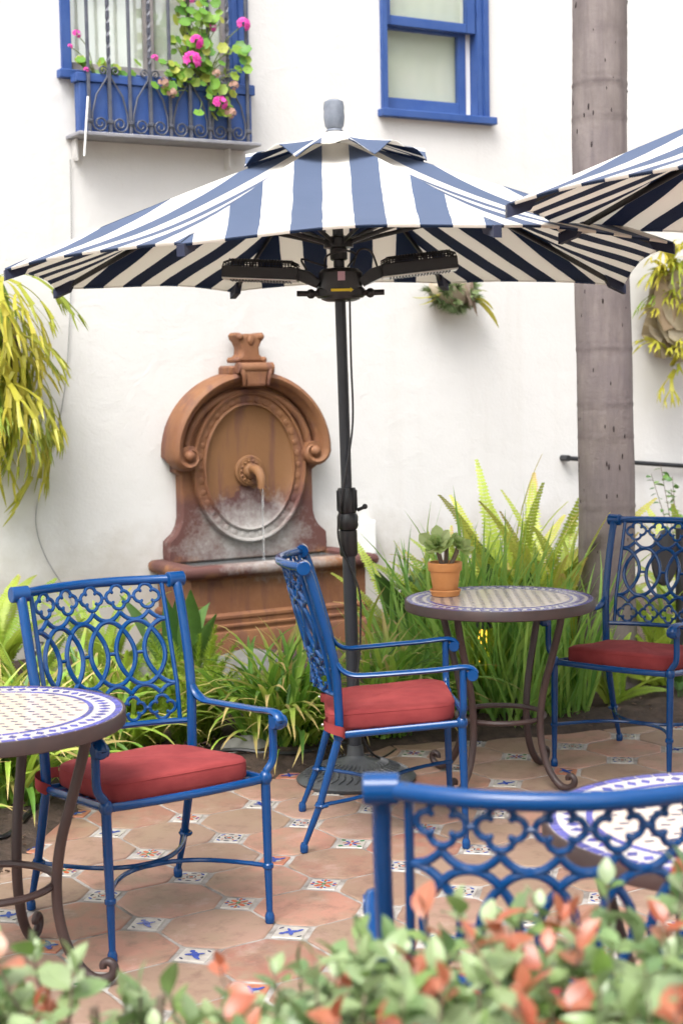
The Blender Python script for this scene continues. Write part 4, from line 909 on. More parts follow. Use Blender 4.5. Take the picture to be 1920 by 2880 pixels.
# ================================================================== TABLES
RT = .373
def make_table():
    t = thing('mosaic_table', 'x', 'table', (0, 0, 0), 0, 'round mosaic tables')
    b = MB(); b.lathe([(.30, .690), (RT - .003, .690), (RT, .693), (RT, .726), (RT - .002, .729), (RT - .006, .7292), (RT - .008, .7265)], 72); top = b.build('tabletop', m_brown, t)
    b = MB(); b.lathe([(RT - .0085, .70), (RT - .0085, .7278)], 72); b.build('mosaic_bed', m_band, top, smooth=False)
    Rf = RT - .095; b = MB(); b.lathe([(Rf, .72), (Rf, .7284), (Rf - .001, .7288)], 72); b.build('mosaic_field', m_cream, top, smooth=False)
    def seg(r0, r1, da):
        b = MB(); n = 4; vs = []
        for z in (.726, .7292):
            for r in (r0, r1):
                for i in range(n + 1): a = -da / 2 + da * i / n; vs.append((r * math.cos(a), r * math.sin(a), z))
        k = n + 1; fs = [(2 * k + i, 3 * k + i, 3 * k + i + 1, 2 * k + i + 1) for i in range(n)] + [(k + i, k + i + 1, 3 * k + i + 1, 3 * k + i) for i in range(n)] + [(i, 2 * k + i, 2 * k + i + 1, i + 1) for i in range(n)]
        fs += [(0, k, 3 * k, 2 * k), (n, 2 * k + n, 3 * k + n, k + n)]; b.add(vs, fs); return b.mesh('mosaic_tile', m_mblue, smooth=False)
    N1 = 56; s1 = seg(RT - .028, RT - .010, 2 * math.pi / N1 * .86)
    for i in range(N1): ob('mosaic_tile', s1, top, rot=(0, 0, 2 * math.pi * i / N1))
    N2 = 40; s2 = seg(RT - .099, RT - .086, 2 * math.pi / N2 * .93)
    for i in range(N2): ob('mosaic_tile', s2, top, rot=(0, 0, 2 * math.pi * i / N2))
    q = MB(); rc = RT - .056; q.add([(rc - .015, .0, .7292), (rc, -.011, .7292), (rc + .015, .0, .7292), (rc, .011, .7292), (rc - .015, .0, .726), (rc, -.011, .726), (rc + .015, .0, .726), (rc, .011, .726)], [(0, 1, 2, 3), (0, 4, 5, 1), (1, 5, 6, 2), (2, 6, 7, 3), (3, 7, 4, 0)]); s3 = q.mesh('mosaic_tile', m_mblue, smooth=False)
    for i in range(56): ob('mosaic_tile', s3, top, rot=(0, 0, 2 * math.pi * (i + .5) / 56))
    q = MB(); q.box((0, 0, .7285), (.019, .0085, .0016)); s4 = q.mesh('mosaic_tile', m_mdark, smooth=False); p = .042
    for i in range(-8, 9):
        for j in range(-14, 15):
            x, y = (i + (.5 if j % 2 else 0)) * p * 1.15, j * p * .72
            if math.hypot(x, y) < Rf - .012: ob('mosaic_tile', s4, top, (x, y, 0), (0, 0, .3 * math.sin(i * 7 + j * 3)))
    for k in range(4):
        a = k * math.pi / 2; pr = spline([Vector((r, 0, z)) for r, z in [(.285, .69), (.270, .62), (.235, .50), (.205, .40), (.19, .32), (.185, .26), (.188, .19), (.205, .115), (.235, .058), (.272, .022), (.306, .016), (.332, .03), (.338, .052), (.325, .066), (.309, .060), (.308, .047)]], 4)
        b = MB(); n = len(pr); b.tube([(v.x * math.cos(a), v.x * math.sin(a), v.z) for v in pr], [.0145 if i < n - 22 else .0145 - .0045 * (i - n + 22) / 22 for i in range(n)], 10); b.build('leg', m_brown, t)
    b = MB(); b.tube([(.172 * math.cos(a), .172 * math.sin(a), .265) for a in [2 * math.pi * i / 40 for i in range(40)]], .0105, 8, closed=True); b.build('ring', m_brown, t)
    return t
table0 = make_table()
TB = [(-.9567, 4.0695, R(-10), 'round mosaic-topped table cut off by the left edge'), (.6137, 6.0649, R(-40), 'round mosaic-topped table holding the potted succulent'), (.7529, 2.9559, R(12), 'round mosaic-topped table at lower right, behind the nearest chair')]
for i, (x, y, a, lb) in enumerate(TB):
    o = table0 if i == 0 else tree(table0); o.location = (x, y, 0); o.rotation_euler = (0, 0, a); o['label'] = lb

# ---- pot with succulent on the middle table
PX, PY, PZ = .408, 6.16, .7295
pt = thing('flower_pot', 'terracotta flower pot with saucer on the middle mosaic table', 'pot', (PX, PY, PZ))
b = MB(); b.lathe([(.046, .010), (.048, .012), (.0605, .100), (.0605, .102)], 32); b.build('body', m_pot, pt)
b = MB(); b.lathe([(.0608, .1005), (.066, .101), (.0675, .104), (.069, .132), (.0675, .135), (.0615, .135), (.059, .128), (.059, .115)], 32); b.build('rim', m_pot, pt)
b = MB(); b.lathe([(.050, .0), (.055, .002), (.060, .018), (.0625, .021), (.0615, .026), (.057, .026), (.054, .012), (.04, .0095)], 32); b.build('saucer', m_pot, pt)
b = MB(); b.lathe([(.0585, .112), (.05, .118), (.02, .12)], 20); b.build('potting_soil', m_soil, pt)
sc = thing('succulent', 'pale green succulent with two rosettes growing in the terracotta pot', 'plant', (PX, PY, PZ + .118))
def spoon(L, w):
    b = MB(); k = 7; b.ribbon([(0, L * (i / k), .010 * math.sin(i / k * 2.2) + .12 * L * (i / k) ** 2) for i in range(k + 1)], [w * f for f in (.25, .35, .5, .72, .95, 1.0, .8, .12)], (1, 0, 0), fold=.35); return b.mesh('leaf', m_succ)
sp0 = [spoon(.055, .017), spoon(.07, .022), spoon(.082, .025)]
for cx0, cy0, cz0, tilt, sz in ((-.030, -.02, .080, (.75, -.45, 0), 1.05), (.052, .0, .072, (.45, .6, 0), .85), (.01, .04, .08, (-.2, 0, 0), .8)):
    st = MB(); st.tube([(cx0 * .3, cy0 * .3, -.01), (cx0 * .8, cy0 * .8, cz0 * .6), (cx0, cy0, cz0)], .009, 8); st.build('stem', m_twig, sc)
    base = Euler(tilt).to_matrix()
    for k in range(30):
        t = k / 29; rot = base @ Euler((R(80 - 100 * t) if k else 1.2, 0, 0)).to_matrix() if False else base @ Euler((0, 0, k * 2.3998)).to_matrix() @ Euler((R(82 - 78 * t), 0, 0)).to_matrix()
        s = sz * (.45 + .62 * t); ob('leaf', sp0[k % 3], sc, (cx0, cy0, cz0 + .004 * (1 - t)), rot.to_euler(), s)

# ================================================================== PALM
pm = thing('palm_tree', 'tall smooth gray palm trunk standing at the right behind the table', 'tree', (1.318, 7.75, 0))
b = MB(); n = 28; prof_ = []; rs = random.Random(9); z = -.05; ring = 0
vs = []; nz = 420; ral = []
nodes = []; zz = .25
while zz < 7.6: nodes.append(zz); zz += rs.uniform(.16, .38)
for i in range(nz + 1):
    z = -.05 + 7.6 * i / nz; r = .142 - .003 * z + .05 * math.exp(-z / .18)
    dn = min(abs(z - q) for q in nodes); r += .0032 * math.exp(-(dn / .008) ** 2) - .0012 * math.exp(-((dn - .02) / .012) ** 2)
    lx = -.004 * z + .008 * math.sin(z * 1.7); sgn = min(((z - q) for q in nodes), key=abs); ral += [max(0, 1 - abs(sgn) / .016) if sgn < 0 else max(0, 1 - sgn / .05) * .6] * n
    for j in range(n): a = 2 * math.pi * j / n; rr = r + .0025 * math.sin(3 * a + z * 2) + .0015 * math.sin(7 * a + z * 9); vs.append((lx + rr * math.cos(a), rr * math.sin(a), z))
b.add(vs, [(i * n + j, i * n + (j + 1) % n, (i + 1) * n + (j + 1) % n, (i + 1) * n + j) for i in range(nz) for j in range(n)], 0, 0.0, ral); tk = b.build('trunk', m_bark, pm, ang=80)
m_pit = M('bark_pit', (.03, .02, .02), .9)
pit = MB(); pit.ball((0, 0, 0), 1, 8, 5); pitm = pit.mesh('bark_pit', m_pit)
for k in range(130):
    z = rs.uniform(.3, 5.2); a = R(rs.uniform(180, 360)); r = .140 - .003 * z; s = rs.uniform(.6, 1.3); ob('bark_pit', pitm, tk, (-.004 * z + .008 * math.sin(z * 1.7) + r * math.cos(a), r * math.sin(a), z), (0, rs.uniform(-.2, .2), a), (.004, .004 * s, .013 * s))

# ================================================================== PLANTS
def arch(L, lean0, bend, k=9, pw=1.5, sway=0.0):
    """points of a blade that leaves the ground at lean0 from the vertical and bends over by bend, in the x-z plane"""
    pts = [Vector((0, 0, 0))]
    for i in range(k):
        t = (i + .5) / k; a = lean0 + bend * t ** pw; pts.append(pts[-1] + Vector((math.sin(a), sway * t, math.cos(a))) * (L / k))
    return pts
def blade(mat, L, w, lean0, bend, pw=1.5, fold=.3, k=9, sway=0.0, prof='strap'):
    b = MB(); pts = arch(L, lean0, bend, k, pw, sway)
    f = {'strap': lambda t: (.75 + .25 * min(1, t * 4)) * (1 - max(0, (t - .55) / .45) ** 1.8) + .02, 'sword': lambda t: (.8 + .2 * min(1, t * 3)) * (1 - max(0, (t - .35) / .65) ** 1.6) + .015, 'broad': lambda t: max(.05, math.sin(math.pi * min(1, max(0, (t - .25) / .75)) ** .85)) if t > .25 else .07}[prof]
    b.ribbon(pts, [w * f(i / k) for i in range(k + 1)], (0, 1, 0), fold); return b.mesh('leaf', mat)
def scatter(parent, meshes, n, spread, rs, s0=.75, s1=1.1, face=None, name='leaf', tilt=.15, squash=1.0, zoff=0.0):
    for i in range(n):
        a = rs.uniform(0, 2 * math.pi) if face is None else rs.gauss(face[0], face[1]); r = spread * math.sqrt(rs.random()); b = rs.uniform(0, 2 * math.pi)
        s = rs.uniform(s0, s1); ob(name, meshes[rs.randrange(len(meshes))], parent, (r * math.cos(b), r * math.sin(b) * squash, zoff), (rs.gauss(0, tilt), rs.gauss(0, tilt), a), s)
rs = random.Random(21)
def strap_set(mat, L, w, seed):
    q = random.Random(seed); return [blade(mat, L * q.uniform(.8, 1.1), w * q.uniform(.85, 1.15), q.uniform(.05, .75), q.uniform(.9, 2.3), q.uniform(1.2, 2.0), .35, 10, q.uniform(-.15, .15)) for _ in range(14)]
st1 = strap_set(m_strap, .68, .0135, 1); st2 = strap_set(m_straplight, .66, .014, 2)
def strap_clump(x, y, n, sp_, label, s=(.8, 1.1), mix=.5, mats=None):
    t = thing('strap_leaf_plant', label, 'plant', (x, y, .02), 0, 'strap-leaved clumps in the bed')
    scatter(t, st1, int(n * (1 - mix)), sp_, rs, *s); scatter(t, st2, int(n * mix), sp_ * .9, rs, *s); return t
strap_clump(-.27, 6.60, 280, .15, 'dense arching strap-leaved clump between the left and side-on armchairs', (.62, 1.0), .5)
strap_clump(.17, 6.85, 120, .13, 'arching strap-leaved clump behind the umbrella base', (.7, 1.0), .35)
strap_clump(-1.30, 5.80, 200, .18, 'yellow-green strap-leaved clump at the left edge behind the left table', (.7, 1.05), .7)
strap_clump(-1.05, 6.45, 130, .16, 'strap-leaved clump behind the back legs of the left armchair', (.55, .9), .6)
strap_clump(-1.55, 5.2, 90, .12, 'low strap-leaved clump at the left edge beside the left table leg', (.5, .8), .7)
# tall sword-leaved clumps behind the middle table
sw = []
q = random.Random(5)
for _ in range(14): sw.append(blade(m_iris, q.uniform(.8, 1.15), q.uniform(.011, .017), q.uniform(.0, .2), q.uniform(.02, .6), q.uniform(1.6, 2.6), .18, 9, q.uniform(-.08, .08), 'sword'))
def sword_clump(x, y, n, sp_, label, s=(.7, 1.05), tilt=.2):
    t = thing('sword_leaf_plant', label, 'plant', (x, y, .02), 0, 'sword-leaved clumps behind the middle table'); scatter(t, sw, n, sp_, rs, *s, tilt=tilt)
sword_clump(.62, 7.2, 150, .16, 'tall sword-leaved green clump directly behind the middle table', (.6, 1.0))
sword_clump(.98, 7.2, 150, .16, 'tall sword-leaved green clump between the middle table and the palm trunk', (.42, .8))
sword_clump(.36, 7.55, 60, .12, 'sparser sword-leaved clump behind the pole and potted succulent', (.5, .95), .35)
sword_clump(.78, 6.98, 60, .12, 'lower sword-leaved clump spilling towards the patio under the middle table', (.45, .75), .3)
# ferns
def frond(mat, L, w, lean0, bend, np=24, pw=1.3, seed=0):
    np = int(np * 1.7); b = MB(); q = random.Random(seed); pts = arch(L, lean0, bend, np, pw, q.uniform(-.1, .1)); b.tube(pts, [.0028 * (1 - .7 * i / np) for i in range(np + 1)], 4, rnd=.0)
    for i in range(2, np + 1):
        t = i / np; tn = (pts[i] - pts[i - 1]).normalized(); l_ = w * (math.sin(math.pi * (.12 + .86 * t ** .85)) ** .8) * q.uniform(.85, 1.1) + .004; hw = L / np * .50
        for s in (-1, 1):
            d = (Vector((0, s, 0)) * .95 + tn * .35).normalized(); droop = Vector((0, 0, -.18)) * l_; o = pts[i]
            b.add([o - tn * hw * .7, o + d * l_ * .55 - tn * hw + droop * .3, o + d * l_ + droop, o + d * l_ * .55 + tn * hw + droop * .3, o + tn * hw * .7], [(0, 1, 2, 3, 4)], 0, q.uniform(0, .12), [t * .8, t * .85, t, t * .85, t * .8])
    return b.mesh('frond', mat, smooth=False)
fr = [frond(m_fern, random.Random(k).uniform(.55, .8), .062, random.Random(k + 9).uniform(.15, .5), random.Random(k + 5).uniform(.5, 1.4), 26, 1.3, k) for k in range(8)]
fry = [frond(m_fernyel, random.Random(k).uniform(.7, .95), .05, random.Random(k + 2).uniform(.0, .3), random.Random(k + 5).uniform(.3, 1.1), 34, 1.6, k) for k in range(6)]
def fern(x, y, n, label, s=(.7, 1.1), meshes=None, sp_=.05, tilt=.15):
    t = thing('fern', label, 'fern', (x, y, .02), 0, 'ferns growing in the bed'); scatter(t, meshes or fr, n, sp_, rs, *s, name='frond', tilt=tilt)
fern(-1.83, 8.0, 22, 'bright green fern at the left edge below the wall', (.8, 1.2))
fern(-1.25, 8.05, 20, 'green fern seen through the back of the left armchair', (.6, .9))
fern(-.97, 7.75, 12, 'green fern beside the left corner of the fountain', (.45, .7))
fern(-1.5, 7.4, 18, 'small green fern behind the left table', (.5, .8))
fern(.95, 8.1, 36, 'tall yellow-green fern against the wall left of the palm trunk', (1.0, 1.45), fry[:3] + fr[:4], .12, .1)
fern(1.1, 7.8, 36, 'feathery yellowish fern touching the palm trunk', (.85, 1.3), fry + fr[:3], .1, .14)
fern(.72, 8.1, 44, 'bright green fern behind the tall sword leaves', (1.0, 1.3), None, .14, .12)
fern(.45, 8.15, 36, 'yellowing fern right of the fountain basin', (.6, .95), fry + fr[:2], .08, .25)
fern(1.55, 7.72, 20, 'bright green fern seen through the back of the right-hand armchair', (.7, 1.0), None, .08, .25)
fern(1.95, 8.4, 26, 'yellow-green fern at the right edge behind the right-hand armchair', (.9, 1.3), fry + fr, .1, .2)
fern(1.3, 7.35, 14, 'low green fern at the foot of the palm trunk', (.45, .7), None, .05, .3)
# foxtail ferns
def plume(seed, L):
    b = MB(); q = random.Random(seed); k = 46; pts = arch(L, q.uniform(.1, .4), q.uniform(.1, .6), k, 1.4, q.uniform(-.1, .1))
    for i in range(2, k + 1):
        t = i / k; rr = .034 * math.sin(math.pi * (.2 + .75 * t)) ** .7 + .004; tn = (pts[i] - pts[i - 1]).normalized(); u = tn.orthogonal().normalized(); w = tn.cross(u)
        for j in range(9):
            a = q.uniform(0, 6.28); d = (u * math.cos(a) + w * math.sin(a) + tn * q.uniform(.35, .8)).normalized(); sd_ = d.cross(tn).normalized() * .0026; o = pts[i]; e = o + d * rr * q.uniform(.8, 1.3)
            b.add([o - sd_, e, o + sd_], [(0, 1, 2)], 0, q.uniform(0, .2), [0, 1, 0])
    b.tube(pts, .002, 4); return b.mesh('plume', m_fox, smooth=False)
pl = [plume(k, random.Random(k).uniform(.28, .42)) for k in range(5)]
for x, y, n, lb in ((-.90, 6.68, 34, 'lime green foxtail fern under the back of the left armchair'), (-.66, 6.72, 34, 'lime green foxtail fern right of the left armchair back, beside the stones'), (-1.12, 6.62, 26, 'lime green foxtail fern behind the cushion of the left armchair'), (-.78, 7.25, 20, 'lime green foxtail fern in front of the gray boulder')):
    t = thing('foxtail_fern', lb, 'fern', (x, y, .02), 0, 'foxtail ferns in the bed'); scatter(t, pl, n, .11, rs, .9, 1.35, name='plume', tilt=.3)
# broad leaves
brd = [blade(m_broad, L, w, l0, bn, 1.6, .28, 12, 0, 'broad') for L, w, l0, bn in ((.62, .062, .1, .5), (.72, .07, .2, .7), (.5, .055, .35, .8), (.8, .075, .05, .25))]
for x, y, n, s, lb in ((-.80, 7.55, 9, .85, 'broad-leaved plant seen through the right half of the left armchair back'), (.86, 7.7, 7, 1.15, 'broad-leaved plant rising among the sword leaves'), (.30, 8.0, 6, .95, 'broad-leaved plant right of the umbrella pole'), (1.62, 7.45, 12, .42, 'small broad-leaved plant under the right-hand armchair')):
    t = thing('broad_leaf_plant', lb, 'plant', (x, y, .02), 0, 'broad-leaved plants in the bed'); scatter(t, brd, n, .05, rs, s * .8, s * 1.1, tilt=.2)
# shrub at the right edge
def ovate(mat, L, w, fold=.25, curl=.25, name='leaf'):
    b = MB(); k = 6; b.ribbon([(L * (i / k), 0, -curl * L * (i / k) ** 2) for i in range(k + 1)], [w * f for f in (.08, .62, .95, 1.0, .82, .48, .03)], (0, 1, 0), fold); return b
def branchlet(parent, base, top, rs, leafm, n, s, bname='stem', mt=None, start=.25):
    b = MB(); m_ = (Vector(base) + Vector(top)) / 2 + Vector((rs.uniform(-.04, .04), rs.uniform(-.04, .04), 0)); P = spline([base, m_, top], 5); b.tube(P, [.004 * (1 - .6 * i / (len(P) - 1)) for i in range(len(P))], 5); b.build(bname, mt or m_twig, parent)
    for i in range(n):
        t = start + (1 - start) * i / n; k = min(int(t * (len(P) - 1)), len(P) - 2); o = P[k].lerp(P[k + 1], t * (len(P) - 1) - k)
        ob('leaf', leafm[rs.randrange(len(leafm))], parent, o, (rs.gauss(0, .5), rs.uniform(-.7, .3), rs.uniform(0, 6.28)), s * rs.uniform(.7, 1.15))
shl = [ovate(m_shrub, .055, .017).mesh('leaf', m_shrub), ovate(m_shrub, .045, .016, .3, .4).mesh('leaf', m_shrub)]
t = thing('shrub', 'small-leaved green shrub at the right edge below the dark wall pipe', 'shrub', (2.12, 9.1, 0))
for k in range(12): branchlet(t, (rs.uniform(-.05, .05), rs.uniform(-.05, .05), 0), (rs.uniform(-.30, .3), rs.uniform(-.3, .2), rs.uniform(.7, 1.12)), rs, shl, 20, 1.0, start=.4)
# ---- staghorn ferns hung on the wall
def stag(mat, L, seed, w=.017, hang=1.0):
    """antler frond: a strap that forks two or three times and droops; grows out along +x"""
    b = MB(); q = random.Random(seed)
    def go(o, d, L_, w_, lev, al):
        k = 6; pts = [o.copy()]; dd = d.copy()
        for i in range(k):
            dd = (dd + Vector((0, 0, -.135 * hang - .03 * lev)) + Vector((q.uniform(-.04, .04),) * 3)).normalized(); pts.append(pts[-1] + dd * (L_ / k))
        last = lev >= 3 or (lev == 2 and q.random() < .35); sd_ = Vector((-d.y, d.x, 0)); sd_ = sd_.normalized() if sd_.length > .05 else Vector((0, 1, 0)); sd_ = (sd_ + Vector((0, 0, q.uniform(-.5, .5)))).normalized()
        ws = [w_ * ((.8 + .5 * (i / k) ** 2) if not last else (1 - (i / k) ** 1.7) + .04) for i in range(k + 1)]
        b.ribbon(pts, ws, sd_, .22, 0, q.uniform(0, .15), al, al + .25)
        if not last:
            nb = 2 if q.random() < .75 else 3
            for j in range(nb):
                ang = (j - (nb - 1) / 2) * q.uniform(.55, .85); d2 = (dd + sd_ * math.tan(ang) * .9).normalized(); go(pts[-1] - dd * .004 + sd_ * (j - (nb - 1) / 2) * w_ * .8, d2, L_ * q.uniform(.62, .85), w_ * .72, lev + 1, al + .25)
    go(Vector((0, 0, 0)), Vector((1, 0, q.uniform(-.1, .35))).normalized(), L * .36, w, 0, 0); return b.mesh('frond', mat)
sgy = [stag(m_stag, .74, k, .021) for k in range(9)]; sgs = [stag(m_stag, .5, k + 60, .026, .45) for k in range(4)]; sgg = [stag(m_staggreen, .60, k + 30, .018) for k in range(4)]
def shield(L, w, seed):
    b = MB(); q = random.Random(seed); n = 14; vs = [(0, -.035, 0)]
    for j in range(n): a = 2 * math.pi * j / n; vs.append((w * math.cos(a) * q.uniform(.8, 1.15), q.uniform(-.02, .03), L * math.sin(a) * q.uniform(.8, 1.15)))
    b.add(vs, [(0, 1 + j, 1 + (j + 1) % n) for j in range(n)], 0, q.random()); return b.mesh('shield_frond', m_stagtan)
def staghorn(e, z, d, label, ny, ng, size, rs, shields=5, spread=(-1.25, 1.25), vr=(-.9, .9), kind='staghorn_fern', zr=.12, board=True, ys=None, shs=1.0):
    t = thing(kind, label, 'fern', wallpt(e, 0, z), WR, 'staghorn ferns on the wall')
    if board: b = MB(); b.box((0, -.012, 0), (.22 * size, .02, .5 * size), bev=.004); b.build('mount_board', m_twig, t)
    b = MB(); b.ball((0, -.06, 0), .1 * size, 12, 8, sc=(1.1, .8, 2.0)); b.build('moss_ball', m_soil, t)
    for k in range(shields): ob('shield_frond', shield(.16 * size * shs, .13 * size * shs, k), t, (rs.uniform(-.06, .06) * size * shs ** 2, -.10 - .012 * k, rs.uniform(-.15, .15) * size), (rs.uniform(-.25, .25), rs.uniform(-.3, .3), rs.uniform(-.3, .3)))
    for ms, n in ((ys or sgy, ny), (sgg, ng)):
        for k in range(n):
            yaw = -math.pi / 2 + rs.uniform(*spread); ob('frond', ms[rs.randrange(len(ms))], t, (rs.uniform(-.06, .06) * size, -.12, rs.uniform(-zr, zr) * 2 * size), (0, rs.uniform(*vr), yaw), size * rs.uniform(.7, 1.1))
    return t
r7 = random.Random(77)
sl_ = staghorn(-.98, 1.85, 0, 'large yellow-green staghorn fern hanging at the left edge', 54, 24, 1.0, r7, 6, (-.9, 1.5), (-.5, 1.0), zr=.2)
staghorn(3.9, 2.02, 0, 'tan and yellow staghorn fern on the wall at the right edge', 34, 5, .9, r7, 14, (-1.4, 1.0), (-1.1, .4), zr=.22, ys=sgs, shs=1.5)
# spiky air plant ball in the middle of the wall
t = thing('air_plant', 'round spiky gray-green air plant hanging on the wall under the umbrella', 'plant', wallpt(2.06, 0, 2.16), WR)
b = MB(); b.box((0, -.012, .05), (.18, .02, .26), bev=.004); b.build('mount_board', m_twig, t)
b = MB(); b.ball((0, -.09, 0), .10, 12, 8, sc=(1.7, .9, 1.1)); b.build('moss_ball', m_stagtan, t)
spk = MB(); q = random.Random(4)
for k in range(26):
    th = q.uniform(0, 6.28); ph = q.uniform(.15, 1.25); d = Vector((math.cos(th) * math.sin(ph), math.sin(th) * math.sin(ph), math.cos(ph))); L = q.uniform(.05, .075); spk.ribbon([d * L * f + Vector((0, 0, -.02 * f * f)) * 0 for f in (0, .35, .7, 1)], [.0045, .004, .0026, .0004], d.orthogonal(), .3, 0, q.uniform(0, .2))
spm = spk.mesh('rosette', m_till)
for k in range(34):
    th = r7.uniform(0, math.pi); ph = r7.uniform(-1.3, .9); n_ = Vector((math.cos(th) * math.cos(ph), -abs(math.sin(th)) * math.cos(ph), math.sin(ph))); ob('rosette', spm, t, (n_.x * .165, -.09 + n_.y * .085, n_.z * .105), n_.to_track_quat('Z', 'Y').to_euler(), r7.uniform(.8, 1.25))
dl = blade(m_dry, .22, .016, 0, .3, 1.4, .3, 6); yl = blade(m_stag, .24, .022, 0, .5, 1.4, .3, 6)
for k in range(4): ob('dry_leaf', dl, t, (.05 + .02 * k, -.17, .05), (math.pi - .25 + .1 * k, rs.uniform(-.2, .2), rs.uniform(-1, 1)), r7.uniform(.7, 1.1))
for k, (ry, s) in enumerate(((-1.9, .95), (-2.2, .8), (1.85, 1.0), (2.1, 1.4), (1.3, .7))): ob('leaf', yl, t, (.10 * (1 if ry > 0 else -1), -.13, -.02), (0, ry, 0), s)
# ---- geraniums in the window box
def gerleaf():
    b = MB(); n = 20; vs = [(0, 0, 0)] + [((1 + .1 * math.cos(a * 6)) * math.cos(a), (1 + .1 * math.cos(a * 6)) * math.sin(a), .16 + .06 * math.cos(a * 6)) for a in [2 * math.pi * j / n for j in range(n)]]
    b.add(vs, [(0, 1 + j, 1 + (j + 1) % n) for j in range(n)]); return b.mesh('leaf', m_ger, ang=70)
def gerflower(mat, seed):
    b = MB(); q = random.Random(seed)
    for k in range(16):
        d = Vector((q.gauss(0, 1), q.gauss(0, 1), abs(q.gauss(0, .8)) + .15)).normalized(); o = d * .9; u = d.orthogonal().normalized(); w = d.cross(u); rr = q.uniform(0, 1); 
        for j in range(5):
            a = j * 1.2566 + rr; p = u * math.cos(a) + w * math.sin(a); s = p.cross(d)
            b.add([o, o + p * .28 + s * .2 + d * .04, o + p * .52 + d * .1, o + p * .28 - s * .2 + d * .04], [(0, 1, 2, 3)], 0, q.uniform(0, .5))
        b.tube([(0, 0, -.3), o], .03, 4, m=1)
    return b.mesh('flower_head', [mat, m_stemg], smooth=False)
gl_ = gerleaf(); gf = [gerflower(m_petal, 1), gerflower(m_petal, 2)]; gd = gerflower(m_petaldry, 3)
def geranium(label, root, leaves, flowers, rs):
    t = thing('geranium', label, 'flower', wallpt(root, .108, 3.235), WR, 'geraniums in the flower box')
    def stem(p):
        b = MB(); m_ = Vector((p[0] * .5 + rs.uniform(-.02, .02), p[1] * .6, p[2] * .6 + .03)); b.tube(spline([(p[0] * .15, 0, 0), m_, p], 4), .0028, 5); b.build('stem', m_stemg, t)
    for i, (e, z, d) in enumerate(leaves):
        p = (e - root, -(d - .108), z - 3.235)
        if i % 3 == 0: stem(p)
        nrm = Vector((rs.gauss(0, .5), -1, rs.uniform(.1, 1.1))); ob('leaf', gl_, t, p, nrm.to_track_quat('Z', 'Y').to_euler(), rs.uniform(.020, .036))
    for (e, z, d, s, wh) in flowers:
        p = (e - root, -(d - .108), z - 3.235); stem(p); ob('flower_head', gd if wh else gf[rs.randrange(2)], t, p, (R(65) + rs.uniform(-.3, .3), rs.uniform(-.3, .3), 0), s)
r5 = random.Random(55); lv = []
for k in range(120):
    e = r5.gauss(.27, .11); z = 3.30 + r5.random() ** 1.1 * .50; e += (z - 3.3) * -.02
    if z > 3.55 and abs(e - .27) > .15: continue
    lv.append((e, z, r5.uniform(.10, .235)))
for k in range(26): lv.append((r5.gauss(.10, .05), r5.uniform(3.22, 3.40), r5.uniform(.19, .25)))
for k in range(26): lv.append((r5.gauss(.39, .06), r5.uniform(3.12, 3.32), r5.uniform(.19, .25)))
for k in range(10): lv.append((r5.uniform(.50, .57), r5.uniform(3.36, 3.52), r5.uniform(.19, .24)))
geranium('large pink-flowered geranium spilling over the right half of the flower box', .30, lv, [(.215, 3.775, .2, .037, 0), (.24, 3.525, .24, .040, 0), (.205, 3.415, .25, .052, 0), (.56, 3.66, .2, .040, 0), (.36, 3.63, .19, .030, 0), (-.01, 3.415, .22, .022, 0), (.375, 3.19, .25, .042, 0), (.44, 3.14, .25, .032, 1), (.03, 3.28, .24, .030, 1), (.08, 3.23, .24, .028, 1), (.47, 3.30, .24, .028, 1), (.36, 3.36, .24, .024, 1)], r5)
lv = [(r5.uniform(-.44, -.08), r5.uniform(3.32, 3.42), r5.uniform(.08, .15)) for k in range(22)]
geranium('sparse geranium with two small pink blooms at the left of the flower box', -.30, lv, [(-.43, 3.53, .12, .024, 0), (-.47, 3.46, .12, .014, 0), (-.40, 3.33, .17, .016, 0)], r5)
# ---- stones, garden lights, post
def stone(x, y, r, sc_, label, seed):
    q = random.Random(seed); b = MB(); b.ball((0, 0, 0), r, 18, 12, sc=sc_); ph = [q.uniform(0, 6.28) for _ in range(6)]
    b.v = [(vx * (1 + .08 * math.sin(9 * vy / r * .4 + ph[0]) + .06 * math.sin(4 * vz / r + ph[1])), vy * (1 + .07 * math.sin(5 * vx / r + ph[2])), vz * (1 + .06 * math.sin(3 * vx / r + ph[3]) + .04 * math.sin(6 * vy / r + ph[4]))) for vx, vy, vz in b.v]
    tag(b.build('garden_stone', m_stone, ang=80, loc=(x, y, r * sc_[2] * .45)), label, 'stone', 'stones in the bed')
stone(-.42, 6.52, .085, (1.3, 1, .75), 'small rounded stone in front of the strap-leaved clump', 1)
stone(-.50, 7.75, .20, (1.3, .9, .85), 'large gray boulder at the foot of the fountain', 2)
stone(-.95, 8.2, .16, (1.5, .9, .7), 'flat gray boulder beside the left corner of the fountain', 3)
stone(-1.45, 7.85, .13, (1.4, .9, .8), 'pale gray boulder seen through the left armchair', 4)
pl_ = thing('path_light', 'short black ribbed path light seen through the left armchair back', 'light', (-1.50, 7.65, .0))
b = MB(); b.lathe([(.022, 0), (.022, .12)], 14); b.build('stake', m_black, pl_)
b = MB()
for k in range(5): b.lathe([(.018, 0), (.034, .004), (.036, .022), (.02, .028)], 16, (0, 0, .12 + k * .034))
b.lathe([(.02, 0), (.034, .006), (.022, .03), (.008, .036)], 16, (0, 0, .29)); b.build('lamp_head', m_black, pl_)
al_ = thing('garden_light', 'small amber garden light glowing among the sword leaves', 'light', (.645, 7.17, .0))
b = MB(); b.tube([(0, 0, -.02), (0, 0, .24)], .008, 8); b.build('stake', m_black, al_)
b = MB(); b.lathe([(.03, .31), (.05, .315), (.045, .33), (.01, .35)], 16, (0, 0, .12)); b.build('cap', m_black, al_)
